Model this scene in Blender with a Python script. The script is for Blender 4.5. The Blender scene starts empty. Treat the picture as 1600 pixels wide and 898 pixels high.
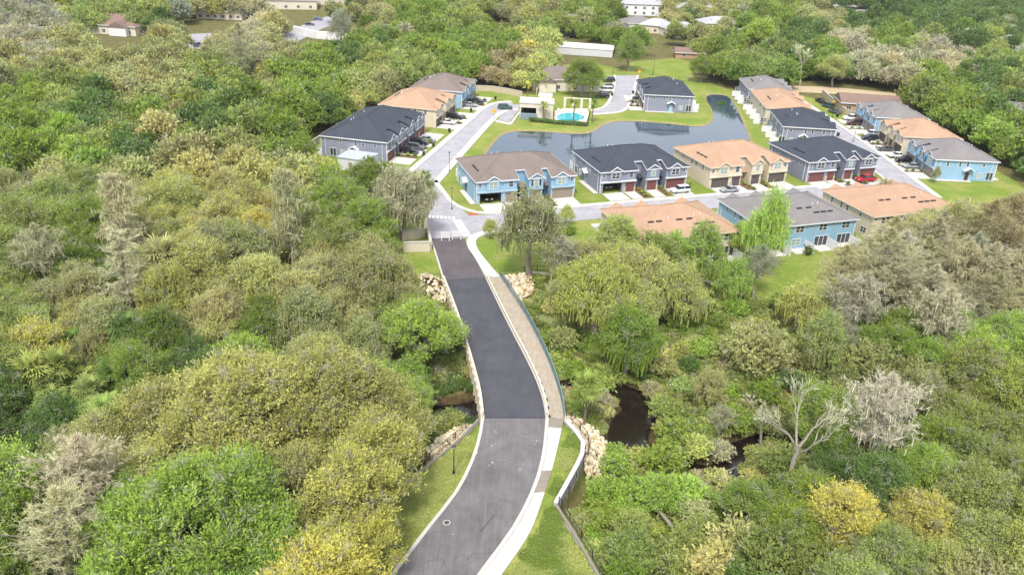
import bpy, bmesh, math, random
import numpy as np
from mathutils import Vector, Matrix
random.seed(7); rng = np.random.default_rng(7)
sc = bpy.context.scene
col = sc.collection
# ------------------------------------------------------------------ camera
F_PX = 1253.6; Y_H = -177.9; ROLL = 0.04392; CAM_H = 65.0
TH = math.atan((449 - Y_H) / F_PX); TC, TS = math.cos(TH), math.sin(TH)
CR, SR = math.cos(ROLL), math.sin(ROLL)
cam = bpy.data.objects.new('camera', bpy.data.cameras.new('camera')); col.objects.link(cam)
cam.data.sensor_width = 36; cam.data.lens = 36 * F_PX / 1600
cam.data.clip_start = 1; cam.data.clip_end = 12000
right = Vector((CR, SR * TS, SR * TC)); up = Vector((-SR, CR * TS, CR * TC)); back = -Vector((0, TC, -TS))
cam.matrix_world = Matrix.Translation((0, 0, CAM_H)) @ Matrix((right, up, back)).transposed().to_4x4()
sc.camera = cam
# ------------------------------------------------------------------ light
SUN_EL, SUN_AZ = math.radians(56), math.radians(192)     # azimuth clockwise from +Y: behind the camera, a little left
world = bpy.data.worlds.new('World'); sc.world = world; world.use_nodes = True
wn = world.node_tree; wn.nodes.clear()
sky = wn.nodes.new('ShaderNodeTexSky'); sky.sky_type = 'NISHITA'; sky.sun_disc = False
sky.sun_elevation = SUN_EL; sky.sun_rotation = SUN_AZ; sky.air_density = 1.0; sky.dust_density = 3.0; sky.ozone_density = 1.0
bg = wn.nodes.new('ShaderNodeBackground'); bg.inputs[1].default_value = 0.15
wo = wn.nodes.new('ShaderNodeOutputWorld')
tcw = wn.nodes.new('ShaderNodeTexCoord'); nz = wn.nodes.new('ShaderNodeTexNoise'); nz.inputs['Scale'].default_value = 3.2; nz.inputs['Detail'].default_value = 6
rmp = wn.nodes.new('ShaderNodeValToRGB'); rmp.color_ramp.elements[0].position = .38; rmp.color_ramp.elements[1].position = .66
rmp.color_ramp.elements[0].color = (.45, .45, .45, 1); rmp.color_ramp.elements[1].color = (.95, .95, .95, 1)
mxw = wn.nodes.new('ShaderNodeMix'); mxw.data_type = 'RGBA'; mxw.inputs[7].default_value = (5.6, 5.7, 5.9, 1)
wn.links.new(tcw.outputs['Generated'], nz.inputs['Vector']); wn.links.new(nz.outputs[0], rmp.inputs[0])
wn.links.new(rmp.outputs[0], mxw.inputs[0]); wn.links.new(sky.outputs[0], mxw.inputs[6])
wn.links.new(mxw.outputs[2], bg.inputs[0]); wn.links.new(bg.outputs[0], wo.inputs[0])
sun = bpy.data.objects.new('sun', bpy.data.lights.new('sun', 'SUN')); col.objects.link(sun)
sun.data.energy = 2.4; sun.data.angle = math.radians(10); sun.data.color = (1, .96, .89)
sd = Vector((math.sin(SUN_AZ) * math.cos(SUN_EL), math.cos(SUN_AZ) * math.cos(SUN_EL), math.sin(SUN_EL)))
sun.rotation_euler = sd.to_track_quat('Z', 'Y').to_euler()
sc.view_settings.view_transform = 'Standard'; sc.view_settings.look = 'None'; sc.view_settings.gamma = 1
sc.view_settings.exposure = 0.94

# ------------------------------------------------------------------ helpers
def at(px, py, z=0.0):
    u = (px - 800) / F_PX; v = (449 - py) / F_PX
    u, v = u * CR - v * SR, u * SR + v * CR
    t = (z - CAM_H) / (-TS + v * TC)
    return (u * t, (TC + v * TS) * t)
def ats(pts, z=0.0): return [at(x, y, z) for x, y in pts]
def to_px(X, Y, Z=0.0):
    z = Z - CAM_H; zc = Y * TC - z * TS; u = X / zc; v = (Y * TS + z * TC) / zc
    return 800 + (u * CR + v * SR) * F_PX, 449 - (-u * SR + v * CR) * F_PX
def lin(c):
    c = c / 255.0
    return c / 12.92 if c < .04045 else ((c + .055) / 1.055) ** 2.4
HARD = .80
def rgb(r, g, b, k=HARD): return (lin(r) * k, lin(g) * k, lin(b) * k, 1.0)
MATS = {}
def mat(name, color, rough=.8, var=.15, scale=2.0, bump=0.0, bscale=20.0, spec=.3, metal=0.0, color2=None, detail=5):
    if name in MATS: return MATS[name]
    m = bpy.data.materials.new(name); m.use_nodes = True; nt = m.node_tree; b = nt.nodes['Principled BSDF']
    b.inputs['Roughness'].default_value = rough; b.inputs['Specular IOR Level'].default_value = spec; b.inputs['Metallic'].default_value = metal
    tc = nt.nodes.new('ShaderNodeTexCoord'); n = nt.nodes.new('ShaderNodeTexNoise')
    n.inputs['Scale'].default_value = scale; n.inputs['Detail'].default_value = detail; n.inputs['Roughness'].default_value = .65
    nt.links.new(tc.outputs['Object'], n.inputs['Vector'])
    r = nt.nodes.new('ShaderNodeValToRGB'); r.color_ramp.elements[0].position = .3; r.color_ramp.elements[1].position = .7
    c2 = color2 or tuple(min(1, x * (1 + var)) for x in color[:3]) + (1,)
    c1 = color if color2 else tuple(x * (1 - var) for x in color[:3]) + (1,)
    r.color_ramp.elements[0].color = c1; r.color_ramp.elements[1].color = c2
    nt.links.new(n.outputs[0], r.inputs[0]); nt.links.new(r.outputs[0], b.inputs['Base Color'])
    if bump:
        n2 = nt.nodes.new('ShaderNodeTexNoise'); n2.inputs['Scale'].default_value = bscale; n2.inputs['Detail'].default_value = 4
        nt.links.new(tc.outputs['Object'], n2.inputs['Vector'])
        bp = nt.nodes.new('ShaderNodeBump'); bp.inputs['Strength'].default_value = bump; bp.inputs['Distance'].default_value = .1
        nt.links.new(n2.outputs[0], bp.inputs['Height']); nt.links.new(bp.outputs[0], b.inputs['Normal'])
    MATS[name] = m; return m
class MB:
    def __init__(s): s.v = []; s.f = []; s.mi = []; s.ms = []
    def m(s, mt):
        if mt is None: return 0
        if mt not in s.ms: s.ms.append(mt)
        return s.ms.index(mt)
    def face(s, pts, mt=None):
        n = len(s.v); s.v += [tuple(p) if len(p) == 3 else (p[0], p[1], 0) for p in pts]; s.f.append(tuple(range(n, n + len(pts)))); s.mi.append(s.m(mt)); return s
    def hexa(s, p, mt=None):        # 8 points: bottom ring 0-3, top ring 4-7
        n = len(s.v); s.v += [tuple(q) for q in p]
        for f in ((3, 2, 1, 0), (4, 5, 6, 7), (0, 1, 5, 4), (1, 2, 6, 5), (2, 3, 7, 6), (3, 0, 4, 7)):
            s.f.append(tuple(n + i for i in f)); s.mi.append(s.m(mt))
        return s
    def box(s, x0, x1, y0, y1, z0, z1, mt=None):
        return s.hexa([(x0, y0, z0), (x1, y0, z0), (x1, y1, z0), (x0, y1, z0), (x0, y0, z1), (x1, y0, z1), (x1, y1, z1), (x0, y1, z1)], mt)
    def bar(s, a, b, w, h, mt=None):     # horizontal-ish bar from a to b (centre line), width w, height h
        a = Vector(a); b = Vector(b); d = b - a; d2 = Vector((d.x, d.y, 0))
        n = Vector((-d2.y, d2.x, 0)); n = n.normalized() * w / 2 if n.length > 1e-6 else Vector((w / 2, 0, 0)); u = Vector((0, 0, h / 2))
        return s.hexa([a - n - u, b - n - u, b + n - u, a + n - u, a - n + u, b - n + u, b + n + u, a + n + u], mt)
    def tube(s, pts, rad, sides=6, mt=None, cap=True):
        n0 = len(s.v); pts = [Vector(p) for p in pts]; k = len(pts)
        for i, p in enumerate(pts):
            d = (pts[min(i + 1, k - 1)] - pts[max(i - 1, 0)]).normalized()
            a = d.orthogonal().normalized() if abs(d.z) < .999 else Vector((1, 0, 0)); a = (a - d * a.dot(d)).normalized(); b = d.cross(a)
            r = rad[i] if hasattr(rad, '__len__') else rad
            for j in range(sides):
                t = 2 * math.pi * j / sides; s.v.append(tuple(p + a * r * math.cos(t) + b * r * math.sin(t)))
        for i in range(k - 1):
            for j in range(sides):
                s.f.append((n0 + i * sides + j, n0 + i * sides + (j + 1) % sides, n0 + (i + 1) * sides + (j + 1) % sides, n0 + (i + 1) * sides + j)); s.mi.append(s.m(mt))
        if cap:
            s.f.append(tuple(n0 + j for j in range(sides))[::-1]); s.mi.append(s.m(mt))
            s.f.append(tuple(n0 + (k - 1) * sides + j for j in range(sides))); s.mi.append(s.m(mt))
        return s
    def mesh(s, name, mt=None):
        me = bpy.data.meshes.new(name); me.from_pydata(s.v, [], s.f)
        if s.ms:
            for q in s.ms: me.materials.append(q)
            me.polygons.foreach_set('material_index', s.mi)
        elif mt: me.materials.append(mt)
        me.update(); return me
    def build(s, name, mt=None, parent=None, fix=True):
        me = s.mesh(name, mt)
        if fix:
            bm = bmesh.new(); bm.from_mesh(me); bmesh.ops.recalc_face_normals(bm, faces=bm.faces); bm.to_mesh(me); bm.free()
        return link(name, me, parent)
def link(name, me, parent=None, loc=None, rot=None):
    o = bpy.data.objects.new(name, me); col.objects.link(o)
    if parent: o.parent = parent
    if loc: o.location = loc
    if rot is not None: o.rotation_euler = (0, 0, rot)
    return o
def tag(o, label=None, cat=None, group=None, kind=None):
    if label: o['label'] = label
    if cat: o['category'] = cat
    if group: o['group'] = group
    if kind: o['kind'] = kind
    return o
def thing(name, label, cat, loc=(0, 0, 0), rot=0, group=None):
    return tag(link(name, None, None, loc if len(loc) == 3 else (loc[0], loc[1], 0), rot), label, cat, group)
KIDS = {}
def dup(root, loc, rot, label=None, group=None, scale=None):
    def cp(o, par):
        c = o.copy(); col.objects.link(c)
        if par: c.parent = par
        for ch in list(o.children): cp(ch, c)
        return c
    r = cp(root, None); r.location = loc if len(loc) == 3 else (loc[0], loc[1], 0); r.rotation_euler = (0, 0, rot)
    if label: r['label'] = label
    if group: r['group'] = group
    if scale: r.scale = scale
    return r
def resample(pl, n):
    P = np.array([p[:2] for p in pl], float); d = np.r_[0, np.cumsum(np.hypot(*np.diff(P, axis=0).T))]
    t = np.linspace(0, d[-1], n); return np.c_[np.interp(t, d, P[:, 0]), np.interp(t, d, P[:, 1])]
def smooth(pl, it=2):
    P = [np.array(p, float) for p in pl]
    for _ in range(it):
        Q = [P[0]]
        for a, b in zip(P, P[1:]): Q += [a * .75 + b * .25, a * .25 + b * .75]
        Q.append(P[-1]); P = Q
    return P
def strip(L, R, z, n=60, mt=None, name='road', thick=0.0, parent=None):
    A = resample(L, n); B = resample(R, n); mb = MB()
    for i in range(n - 1):
        if thick: mb.hexa([(*A[i], z - thick), (*A[i + 1], z - thick), (*B[i + 1], z - thick), (*B[i], z - thick), (*A[i], z), (*A[i + 1], z), (*B[i + 1], z), (*B[i], z)], mt)
        else: mb.face([(*A[i], z), (*B[i], z), (*B[i + 1], z), (*A[i + 1], z)], mt)
    o = mb.build(name, mt, parent)
    if not parent: o['kind'] = 'structure'
    return o
def offset(pl, d):
    P = np.array([p[:2] for p in pl], float); T = np.gradient(P, axis=0); N = np.c_[T[:, 1], -T[:, 0]]; N /= np.linalg.norm(N, axis=1)[:, None]
    return P + N * d                # to the right of travel
def slabs(name, L, R, z0, z1, step, mt, gap=.03, parent=None, root_kind=True):
    """a pavement laid as separate concrete slabs"""
    ln = np.hypot(*np.diff(np.array([p[:2] for p in L]), axis=0).T).sum(); n = max(2, int(ln / step) + 1)
    A = resample(L, n); B = resample(R, n)
    root = parent or tag(link(name, None), kind='structure')
    for i in range(n - 1):
        g = gap / step / 2; a0 = A[i] + (A[i + 1] - A[i]) * g; a1 = A[i + 1] - (A[i + 1] - A[i]) * g
        b0 = B[i] + (B[i + 1] - B[i]) * g; b1 = B[i + 1] - (B[i + 1] - B[i]) * g
        MB().hexa([(*a0, z0), (*a1, z0), (*b1, z0), (*b0, z0), (*a0, z1), (*a1, z1), (*b1, z1), (*b0, z1)]).build('slab', mt, root)
    return root
def poly_sheet(name, pts, z, mt, thick=0.0):
    mb = MB()
    if thick:
        n = len(pts); mb.face([(p[0], p[1], z) for p in pts]); mb.face([(p[0], p[1], z - thick) for p in pts][::-1])
        for i in range(n): a, b = pts[i], pts[(i + 1) % n]; mb.face([(a[0], a[1], z - thick), (b[0], b[1], z - thick), (b[0], b[1], z), (a[0], a[1], z)])
    else: mb.face([(p[0], p[1], z) for p in pts])
    o = mb.build(name, mt); o['kind'] = 'structure'; return o
def sdf(poly, X, Y):
    """signed distance to a polygon, positive inside"""
    P = np.array([p[:2] for p in poly], float); d = np.full(X.shape, 1e9); ins = np.zeros(X.shape, bool)
    for (x0, y0), (x1, y1) in zip(P, np.roll(P, -1, 0)):
        ex, ey = x1 - x0, y1 - y0; t = np.clip(((X - x0) * ex + (Y - y0) * ey) / (ex * ex + ey * ey + 1e-9), 0, 1)
        d = np.minimum(d, np.hypot(X - x0 - t * ex, Y - y0 - t * ey))
        c = ((y0 > Y) != (y1 > Y)) & (X < (x1 - x0) * (Y - y0) / (y1 - y0 + 1e-12) + x0); ins ^= c
    return np.where(ins, d, -d)
def pld(pl, X, Y):
    P = np.array([p[:2] for p in pl], float); d = np.full(np.shape(X), 1e9)
    for (x0, y0), (x1, y1) in zip(P, P[1:]):
        ex, ey = x1 - x0, y1 - y0; t = np.clip(((X - x0) * ex + (Y - y0) * ey) / (ex * ex + ey * ey + 1e-9), 0, 1)
        d = np.minimum(d, np.hypot(X - x0 - t * ex, Y - y0 - t * ey))
    return d

# ------------------------------------------------------------------ materials
M = dict(
 asphalt=mat('asphalt', rgb(100, 97, 99), .9, .2, .25, .3, 60, color2=rgb(122, 118, 119)),
 asphalt_dark=mat('asphalt_dark', rgb(68, 69, 77), .85, .15, .3, .3, 60, color2=rgb(84, 85, 92)),
 asphalt_mid=mat('asphalt_mid', rgb(84, 79, 83), .9, .15, .3, .3, 60, color2=rgb(102, 96, 99)),
 street=mat('street', rgb(154, 152, 158), .9, .1, .4, color2=rgb(176, 174, 180)),
 concrete=mat('concrete', rgb(196, 193, 188), .85, .06, .8, color2=rgb(216, 213, 208)),
 curb=mat('curb', rgb(184, 182, 178), .85, .1, 1.0, color2=rgb(206, 203, 198)),
 damp=mat('damp_concrete', rgb(140, 132, 120), .8, .1, 1.0),
 deckwalk=mat('walkway_tan', rgb(152, 140, 122), .9, .15, 2.5, color2=rgb(176, 164, 146)),
 wallconc=mat('wall_concrete', rgb(206, 203, 205), .85, .12, 1.2, .3, 8),
 beige_wood=mat('beige_post', rgb(214, 204, 184), .8, .12, 3),
 white=mat('white_paint', rgb(228, 228, 230), .6, .05, 2),
 black=mat('black_metal', (.02, .022, .025, 1), .45, .1, 4),
 teal=mat('railing_blue', rgb(112, 134, 142), .5, .1, 4),
 mesh=mat('railing_mesh', rgb(96, 116, 122), .6, .1, 4),
 bark=mat('bark', rgb(120, 108, 96), .95, .25, 3, .6, 8),
 oakbark=mat('oak_bark', rgb(150, 142, 130), .95, .3, 2.5, .6, 8),
 palebark=mat('pale_bark', rgb(150, 145, 128), .95, .2, 3, .5, 8),
 mud=mat('mud', rgb(96, 76, 56), .9, .2, 1),  # dark brown, used to paint shade onto a wall end
 red=mat('tactile_red', rgb(190, 90, 84), .8, .1, 4),
)
def wear(m, c, amt=.5, sc=(2.2, .12, 1)):
    nt = m.node_tree; b = nt.nodes['Principled BSDF']; src = b.inputs['Base Color'].links[0].from_socket; tc = nt.nodes.new('ShaderNodeTexCoord'); mp = nt.nodes.new('ShaderNodeMapping'); mp.inputs['Scale'].default_value = sc
    n = nt.nodes.new('ShaderNodeTexNoise'); n.inputs['Scale'].default_value = 1; n.inputs['Detail'].default_value = 6; n.inputs['Roughness'].default_value = .7; r = nt.nodes.new('ShaderNodeMapRange'); r.inputs[1].default_value = .45; r.inputs[2].default_value = .75; r.inputs[4].default_value = amt
    mx = nt.nodes.new('ShaderNodeMix'); mx.data_type = 'RGBA'; mx.inputs[7].default_value = c; nt.links.new(tc.outputs['Object'], mp.inputs[0]); nt.links.new(mp.outputs[0], n.inputs['Vector']); nt.links.new(n.outputs[0], r.inputs[0]); nt.links.new(r.outputs[0], mx.inputs[0]); nt.links.new(src, mx.inputs[6]); nt.links.new(mx.outputs[2], b.inputs['Base Color'])
wear(M['asphalt'], rgb(140, 136, 136), .5); wear(M['asphalt'], rgb(84, 82, 86), .5, (.5, .4, 1)); wear(M['asphalt_dark'], rgb(96, 96, 101), .35); wear(M['asphalt_mid'], rgb(118, 112, 115), .4); wear(M['street'], rgb(138, 136, 142), .6, (.3, .25, 1)); wear(M['concrete'], rgb(170, 164, 154), .6, (.9, .9, 1)); wear(M['deckwalk'], rgb(196, 186, 176), .6, (1.5, .5, 1)); wear(M['wallconc'], rgb(150, 146, 146), .5, (.8, .8, 3)); wear(M['curb'], rgb(160, 152, 138), .6, (1, 1, 1))
# glass
def glassmat(name, c, rough=.08):
    m = bpy.data.materials.new(name); m.use_nodes = True; b = m.node_tree.nodes['Principled BSDF']
    b.inputs['Base Color'].default_value = c; b.inputs['Roughness'].default_value = rough; b.inputs['Specular IOR Level'].default_value = .8; return m
M['glass'] = glassmat('window_glass', (.035, .045, .05, 1)); M['pale_glass'] = glassmat('blind_glass', rgb(150, 168, 160), .2)
M['car_glass'] = glassmat('car_glass', (.015, .018, .02, 1), .05)
def roofmat(name, c1, c2):
    m = mat(name, c1, .95, .1, 7.0, 0.5, 30, .1, color2=c2, detail=8); nt = m.node_tree
    n = nt.nodes.new('ShaderNodeTexNoise'); n.inputs['Scale'].default_value = .35; n.inputs['Detail'].default_value = 3; tc = nt.nodes.new('ShaderNodeTexCoord'); nt.links.new(tc.outputs['Object'], n.inputs['Vector'])
    mr = nt.nodes.new('ShaderNodeMapRange'); mr.inputs[3].default_value = .82; mr.inputs[4].default_value = 1.14; nt.links.new(n.outputs[0], mr.inputs[0]); hs = nt.nodes.new('ShaderNodeHueSaturation'); b = nt.nodes['Principled BSDF']; src = b.inputs['Base Color'].links[0].from_socket
    nt.links.new(src, hs.inputs['Color']); nt.links.new(mr.outputs[0], hs.inputs['Value']); nt.links.new(hs.outputs[0], b.inputs['Base Color']); return m
ROOF = {'taupe': roofmat('shingle_taupe', rgb(108, 98, 92), rgb(148, 136, 130)), 'charcoal': roofmat('shingle_charcoal', rgb(62, 67, 76), rgb(80, 86, 96)),
        'tan': roofmat('shingle_tan', rgb(156, 126, 104), rgb(200, 168, 142)), 'warmgrey': roofmat('shingle_grey', rgb(118, 114, 114), rgb(146, 142, 142)), 'brown': roofmat('shingle_brown', rgb(120, 100, 92), rgb(150, 128, 118)),
        'green': roofmat('roof_green', rgb(110, 160, 148), rgb(140, 184, 170)), 'pale': roofmat('shingle_pale', rgb(160, 160, 166), rgb(190, 190, 196))}
def sidemat(name, c):
    m = mat(name, c, .75, .05, .7); nt = m.node_tree
    w = nt.nodes.new('ShaderNodeTexWave'); w.bands_direction = 'Z'; w.wave_profile = 'SAW'; w.inputs['Scale'].default_value = 1.6
    tc = nt.nodes.new('ShaderNodeTexCoord'); nt.links.new(tc.outputs['Object'], w.inputs['Vector'])
    bp = nt.nodes.new('ShaderNodeBump'); bp.inputs['Strength'].default_value = .5; bp.inputs['Distance'].default_value = .03
    nt.links.new(w.outputs[0], bp.inputs['Height']); nt.links.new(bp.outputs[0], nt.nodes['Principled BSDF'].inputs['Normal']); return m
WALL = {'blue': sidemat('siding_blue', rgb(148, 186, 212)), 'grey': sidemat('siding_grey', rgb(142, 146, 164)), 'tan': sidemat('siding_tan', rgb(220, 208, 184)),
        'cream': sidemat('siding_cream', rgb(222, 214, 196)), 'white': sidemat('siding_white', rgb(232, 232, 234)), 'brick': sidemat('siding_brick', rgb(190, 150, 122))}

# ------------------------------------------------------------------ where things are (ground plan)
ROAD_L = smooth(ats([(606, 910), (623, 890), (677, 818), (718, 769), (742, 719), (753, 682), (757, 652)]))
ROAD_R = smooth(ats([(736, 910), (744, 898), (773, 861), (804, 818), (829, 769), (841, 735), (849, 697), (852, 652)]))
DECK_L = smooth(ats([(757, 652), (753, 617), (743, 579), (727, 524), (711, 478), (695, 438)]))
DECK_R = smooth(ats([(852, 652), (848, 623), (831, 579), (802, 524), (779, 478), (758, 434)]))
WALK_R = smooth(ats([(881, 655), (878, 628), (863, 579), (838, 524), (812, 478), (782, 434)]))
UP_L = ats([(695, 438), (686, 408), (676, 377), (674, 372)]); UP_R = ats([(758, 434), (742, 403), (731, 388), (726, 372)])
WALL_R = ats([(884, 657), (914, 690), (908, 712), (868, 787), (896, 832), (938, 905)])
WALL_L = ats([(750, 655), (722, 684), (690, 710), (655, 738), (600, 790), (520, 862), (480, 905)])
NEAR_PLATEAU = WALL_L[::-1] + [at(757, 650)] + [at(852, 650)] + WALL_R + [(11, 50), (-30, 50)]
DEV = ats([(560, 470), (640, 440), (694, 436), (760, 432), (786, 432), (800, 438), (828, 428), (900, 428), (1010, 436), (1074, 432), (1105, 438), (1143, 450), (1200, 470), (1320, 474), (1420, 440), (1620, 420)]) + [(200, 190), (220, 320), (400, 900), (-400, 900), (-300, 300), (-120, 230), (-62, 190), (-45, 160)]
CREEK_PX = [(-150, 670), (0, 672), (55, 665), (150, 655), (260, 690), (400, 700), (560, 660), (640, 648), (700, 640), (745, 640), (800, 622), (872, 606), (910, 606), (950, 608), (990, 622), (1008, 640), (985, 668), (985, 700), (1030, 722), (1075, 728), (1110, 742), (1142, 732), (1152, 705), (1180, 688), (1260, 690), (1330, 715), (1400, 712), (1470, 735), (1560, 770), (1700, 780)]
CREEK = smooth(ats(CREEK_PX, -3.6))
POND = smooth(ats([(757, 246), (770, 226), (788, 208), (812, 205), (850, 206), (884, 209), (915, 210), (930, 206), (945, 194), (965, 189.5), (1000, 190), (1050, 194), (1092, 199), (1110, 195), (1117, 184), (1112, 168), (1102, 153), (1112, 147), (1136, 149), (1148, 163), (1157, 185), (1166, 205), (1172, 222)], -.7) + [(66, 217), (40, 208), (10, 198), (-6, 193), (-14, 196)] + ats([(757, 246)], -.7), 2)
LAWN = ats([(620, 470), (640, 440), (694, 436), (760, 432), (786, 432), (800, 438), (828, 428), (900, 428), (1010, 436), (1074, 432), (1105, 438), (1143, 450), (1200, 470), (1290, 470), (1330, 430), (1400, 392), (1480, 366), (1560, 352), (1650, 340)]) + [(133, 205), (131, 268), (112, 290), (100, 303), (78, 303)] + ats([(1100, 126), (1000, 114), (935, 100), (880, 100), (862, 122), (845, 148), (800, 146), (745, 138)]) + [(-36, 276), (-60, 206)] + ats([(500, 275), (560, 340), (610, 400)])
creek_w = lambda X: 1.0 + .8 * np.sin(X * .37) ** 2 + 1.6 * np.exp(-((X - 16) / 4.0) ** 2)
def noise2(X, Y, s):
    return (np.sin(X / s + 1.3 * np.sin(Y / s * .7 + 1)) + np.sin(Y / s * 1.1 + 1.7 * np.sin(X / s * .6 + 2)) + .6 * np.sin((X + Y) / s * 1.9 + .5)) / 2.6
def height(X, Y):
    X = np.asarray(X, float); Y = np.asarray(Y, float)
    dc = pld(CREEK, X, Y); wild = -1.2 - 1.55 * np.exp(-(dc / 16) ** 2) + .28 * noise2(X, Y, 6) + .08 * noise2(X, Y, 1.4)
    t = np.clip((creek_w(X) + .9 - dc) / 1.2, 0, 1); wild = wild * (1 - t) + (-4.6) * t
    bot = np.clip((95 - np.hypot(X - 0, Y - 111)) / 10, 0, 1)
    d = np.maximum(sdf(NEAR_PLATEAU, X, Y), sdf(DEV, X, Y))
    onwall = np.minimum(pld(WALL_R, X, Y), pld(WALL_L, X, Y)) < 5
    wd = np.where(X > 45, 9.0, np.where(onwall, .7, 2.0))
    k = np.clip(1 + (d - .15) / wd, 0, 1); k = k * k * (3 - 2 * k)
    # a deep drop at the foot of the tall concrete wall and under the bridge
    h = wild * (1 - k) + (-.06) * k
    foot = np.exp(-(np.hypot(X - 10, Y - 78.5) / 5) ** 2) * (1 - k); h = h - 1.7 * foot
    h = np.where((Y > 330) & (k > .99), h + np.clip((Y - 330) / 400, 0, 1) * 0, h)
    p = sdf(POND, X, Y); kp = np.clip((p + 2.2) / 4.4, 0, 1); kp = kp * kp * (3 - 2 * kp)
    h = h * (1 - kp) + (-1.5) * kp
    return h
_G = {}
def hz(x, y):
    if not _G:
        _G['x'] = np.arange(-90, 150, 1.0); _G['y'] = np.arange(30, 330, 1.0); A, B = np.meshgrid(_G['x'], _G['y'], indexing='ij'); _G['z'] = height(A, B)
    i, j = int((x + 90)), int((y - 30))
    if 0 <= i < 238 and 0 <= j < 298: fx, fy = x + 90 - i, y - 30 - j; z = _G['z']; return float((z[i, j] * (1 - fx) + z[i + 1, j] * fx) * (1 - fy) + (z[i, j + 1] * (1 - fx) + z[i + 1, j + 1] * fx) * fy)
    return -.06 if y > 300 else -1.5
# ------------------------------------------------------------------ ground
def ax(*seg):
    out = []
    for a, b, s in seg: out += list(np.arange(a, b - 1e-6, s))
    return np.array(out + [seg[-1][1]])
GX = ax((-3200, -400, 200), (-400, -70, 10), (-70, -20, 2), (-20, 40, .8), (40, 135, 1.4), (135, 400, 12), (400, 3200, 200))
GY = ax((-400, 30, 43), (30, 56, 4), (56, 140, .8), (140, 200, 1.6), (200, 300, 1.1), (300, 420, 6), (420, 900, 30), (900, 5000, 250))
XX, YY = np.meshgrid(GX, GY, indexing='ij'); ZZ = height(XX, YY)
nx, ny = XX.shape
me = bpy.data.meshes.new('ground'); vs = np.stack([XX, YY, ZZ], -1).reshape(-1, 3)
ii = np.arange(nx * ny).reshape(nx, ny); fa = np.stack([ii[:-1, :-1], ii[1:, :-1], ii[1:, 1:], ii[:-1, 1:]], -1).reshape(-1, 4)
me.vertices.add(len(vs)); me.vertices.foreach_set('co', vs.ravel()); me.loops.add(fa.size); me.loops.foreach_set('vertex_index', fa.ravel().astype(np.int32))
me.polygons.add(len(fa)); me.polygons.foreach_set('loop_start', np.arange(0, fa.size, 4, dtype=np.int32)); me.update(calc_edges=True)
me.polygons.foreach_set('use_smooth', np.ones(len(fa), bool))
lawn = np.clip(.5 + np.maximum(sdf(LAWN, XX, YY) - .3, sdf(NEAR_PLATEAU, XX, YY)) / 8, 0, 1)
FIELD = ats([(975, 116), (985, 96), (1060, 90), (1085, 100), (1080, 118), (1100, 128), (1040, 128)])
lawn = np.maximum(lawn, np.clip(.5 + sdf(FIELD, XX, YY) / 8, 0, 1))
mud = np.clip(1.15 - (pld(CREEK, XX, YY) - creek_w(XX)) / 2.2, 0, 1)
shore = np.clip(1 - np.abs(sdf(POND, XX, YY) + .4) / 1.5, 0, 1)
for nm, a in (('lawn', lawn), ('mud', mud), ('shore', shore)):
    at_ = me.attributes.new(nm, 'FLOAT', 'POINT'); at_.data.foreach_set('value', a.ravel().astype(np.float32))
gm = bpy.data.materials.new('ground'); gm.use_nodes = True; nt = gm.node_tree; B = nt.nodes['Principled BSDF']; B.inputs['Roughness'].default_value = .95; B.inputs['Specular IOR Level'].default_value = .1
def N(t, **k):
    n = nt.nodes.new(t)
    for a, b in k.items(): setattr(n, a, b)
    return n
def attr(n): a = N('ShaderNodeAttribute'); a.attribute_name = n; return a.outputs['Fac']
tc = N('ShaderNodeTexCoord')
def noise(s, d=5, r=.6):
    n = N('ShaderNodeTexNoise'); n.inputs['Scale'].default_value = s; n.inputs['Detail'].default_value = d; n.inputs['Roughness'].default_value = r; nt.links.new(tc.outputs['Object'], n.inputs['Vector']); return n.outputs[0]
def ramp(fac, stops):
    r = N('ShaderNodeValToRGB'); e = r.color_ramp.elements
    while len(e) < len(stops): e.new(.5)
    for q, (p, c) in zip(e, stops): q.position = p; q.color = c
    nt.links.new(fac, r.inputs[0]); return r.outputs[0]
def mix(f, a, b, t='MIX'):
    m = N('ShaderNodeMix', data_type='RGBA', blend_type=t)
    if isinstance(f, float): m.inputs[0].default_value = f
    else: nt.links.new(f, m.inputs[0])
    for i, q in ((6, a), (7, b)):
        if isinstance(q, tuple): m.inputs[i].default_value = q
        else: nt.links.new(q, m.inputs[i])
    return m.outputs[2]
def step(v, a, b):
    m = N('ShaderNodeMapRange'); m.inputs[1].default_value = a; m.inputs[2].default_value = b; nt.links.new(v, m.inputs[0]); return m.outputs[0]
wild = mix(ramp(noise(.35), [(.35, (0, 0, 0, 1)), (.65, (1, 1, 1, 1))]), ramp(noise(3, 8, .7), [(.3, rgb(62, 72, 36)), (.7, rgb(110, 116, 62))]), ramp(noise(4, 8, .7), [(.3, rgb(92, 80, 54)), (.7, rgb(146, 134, 92))]))
grass = mix(ramp(noise(.12), [(.4, (0, 0, 0, 1)), (.62, (1, 1, 1, 1))]), ramp(noise(5, 8, .75), [(.25, rgb(98, 122, 44)), (.75, rgb(134, 152, 68))]), ramp(noise(3, 8, .7), [(.3, rgb(126, 138, 62)), (.7, rgb(160, 160, 94))]))
grass = mix(step(noise(.22, 6, .7), .60, .72), grass, ramp(noise(4, 6, .7), [(.3, rgb(132, 124, 78)), (.7, rgb(164, 150, 104))]))
nn = N('ShaderNodeMath', operation='MULTIPLY_ADD'); nt.links.new(noise(.6), nn.inputs[0]); nn.inputs[1].default_value = .10; nn.inputs[2].default_value = -.05
ad = N('ShaderNodeMath', operation='ADD'); nt.links.new(attr('lawn'), ad.inputs[0]); nt.links.new(nn.outputs[0], ad.inputs[1])
c = mix(step(ad.outputs[0], .49, .52), wild, grass)
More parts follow.
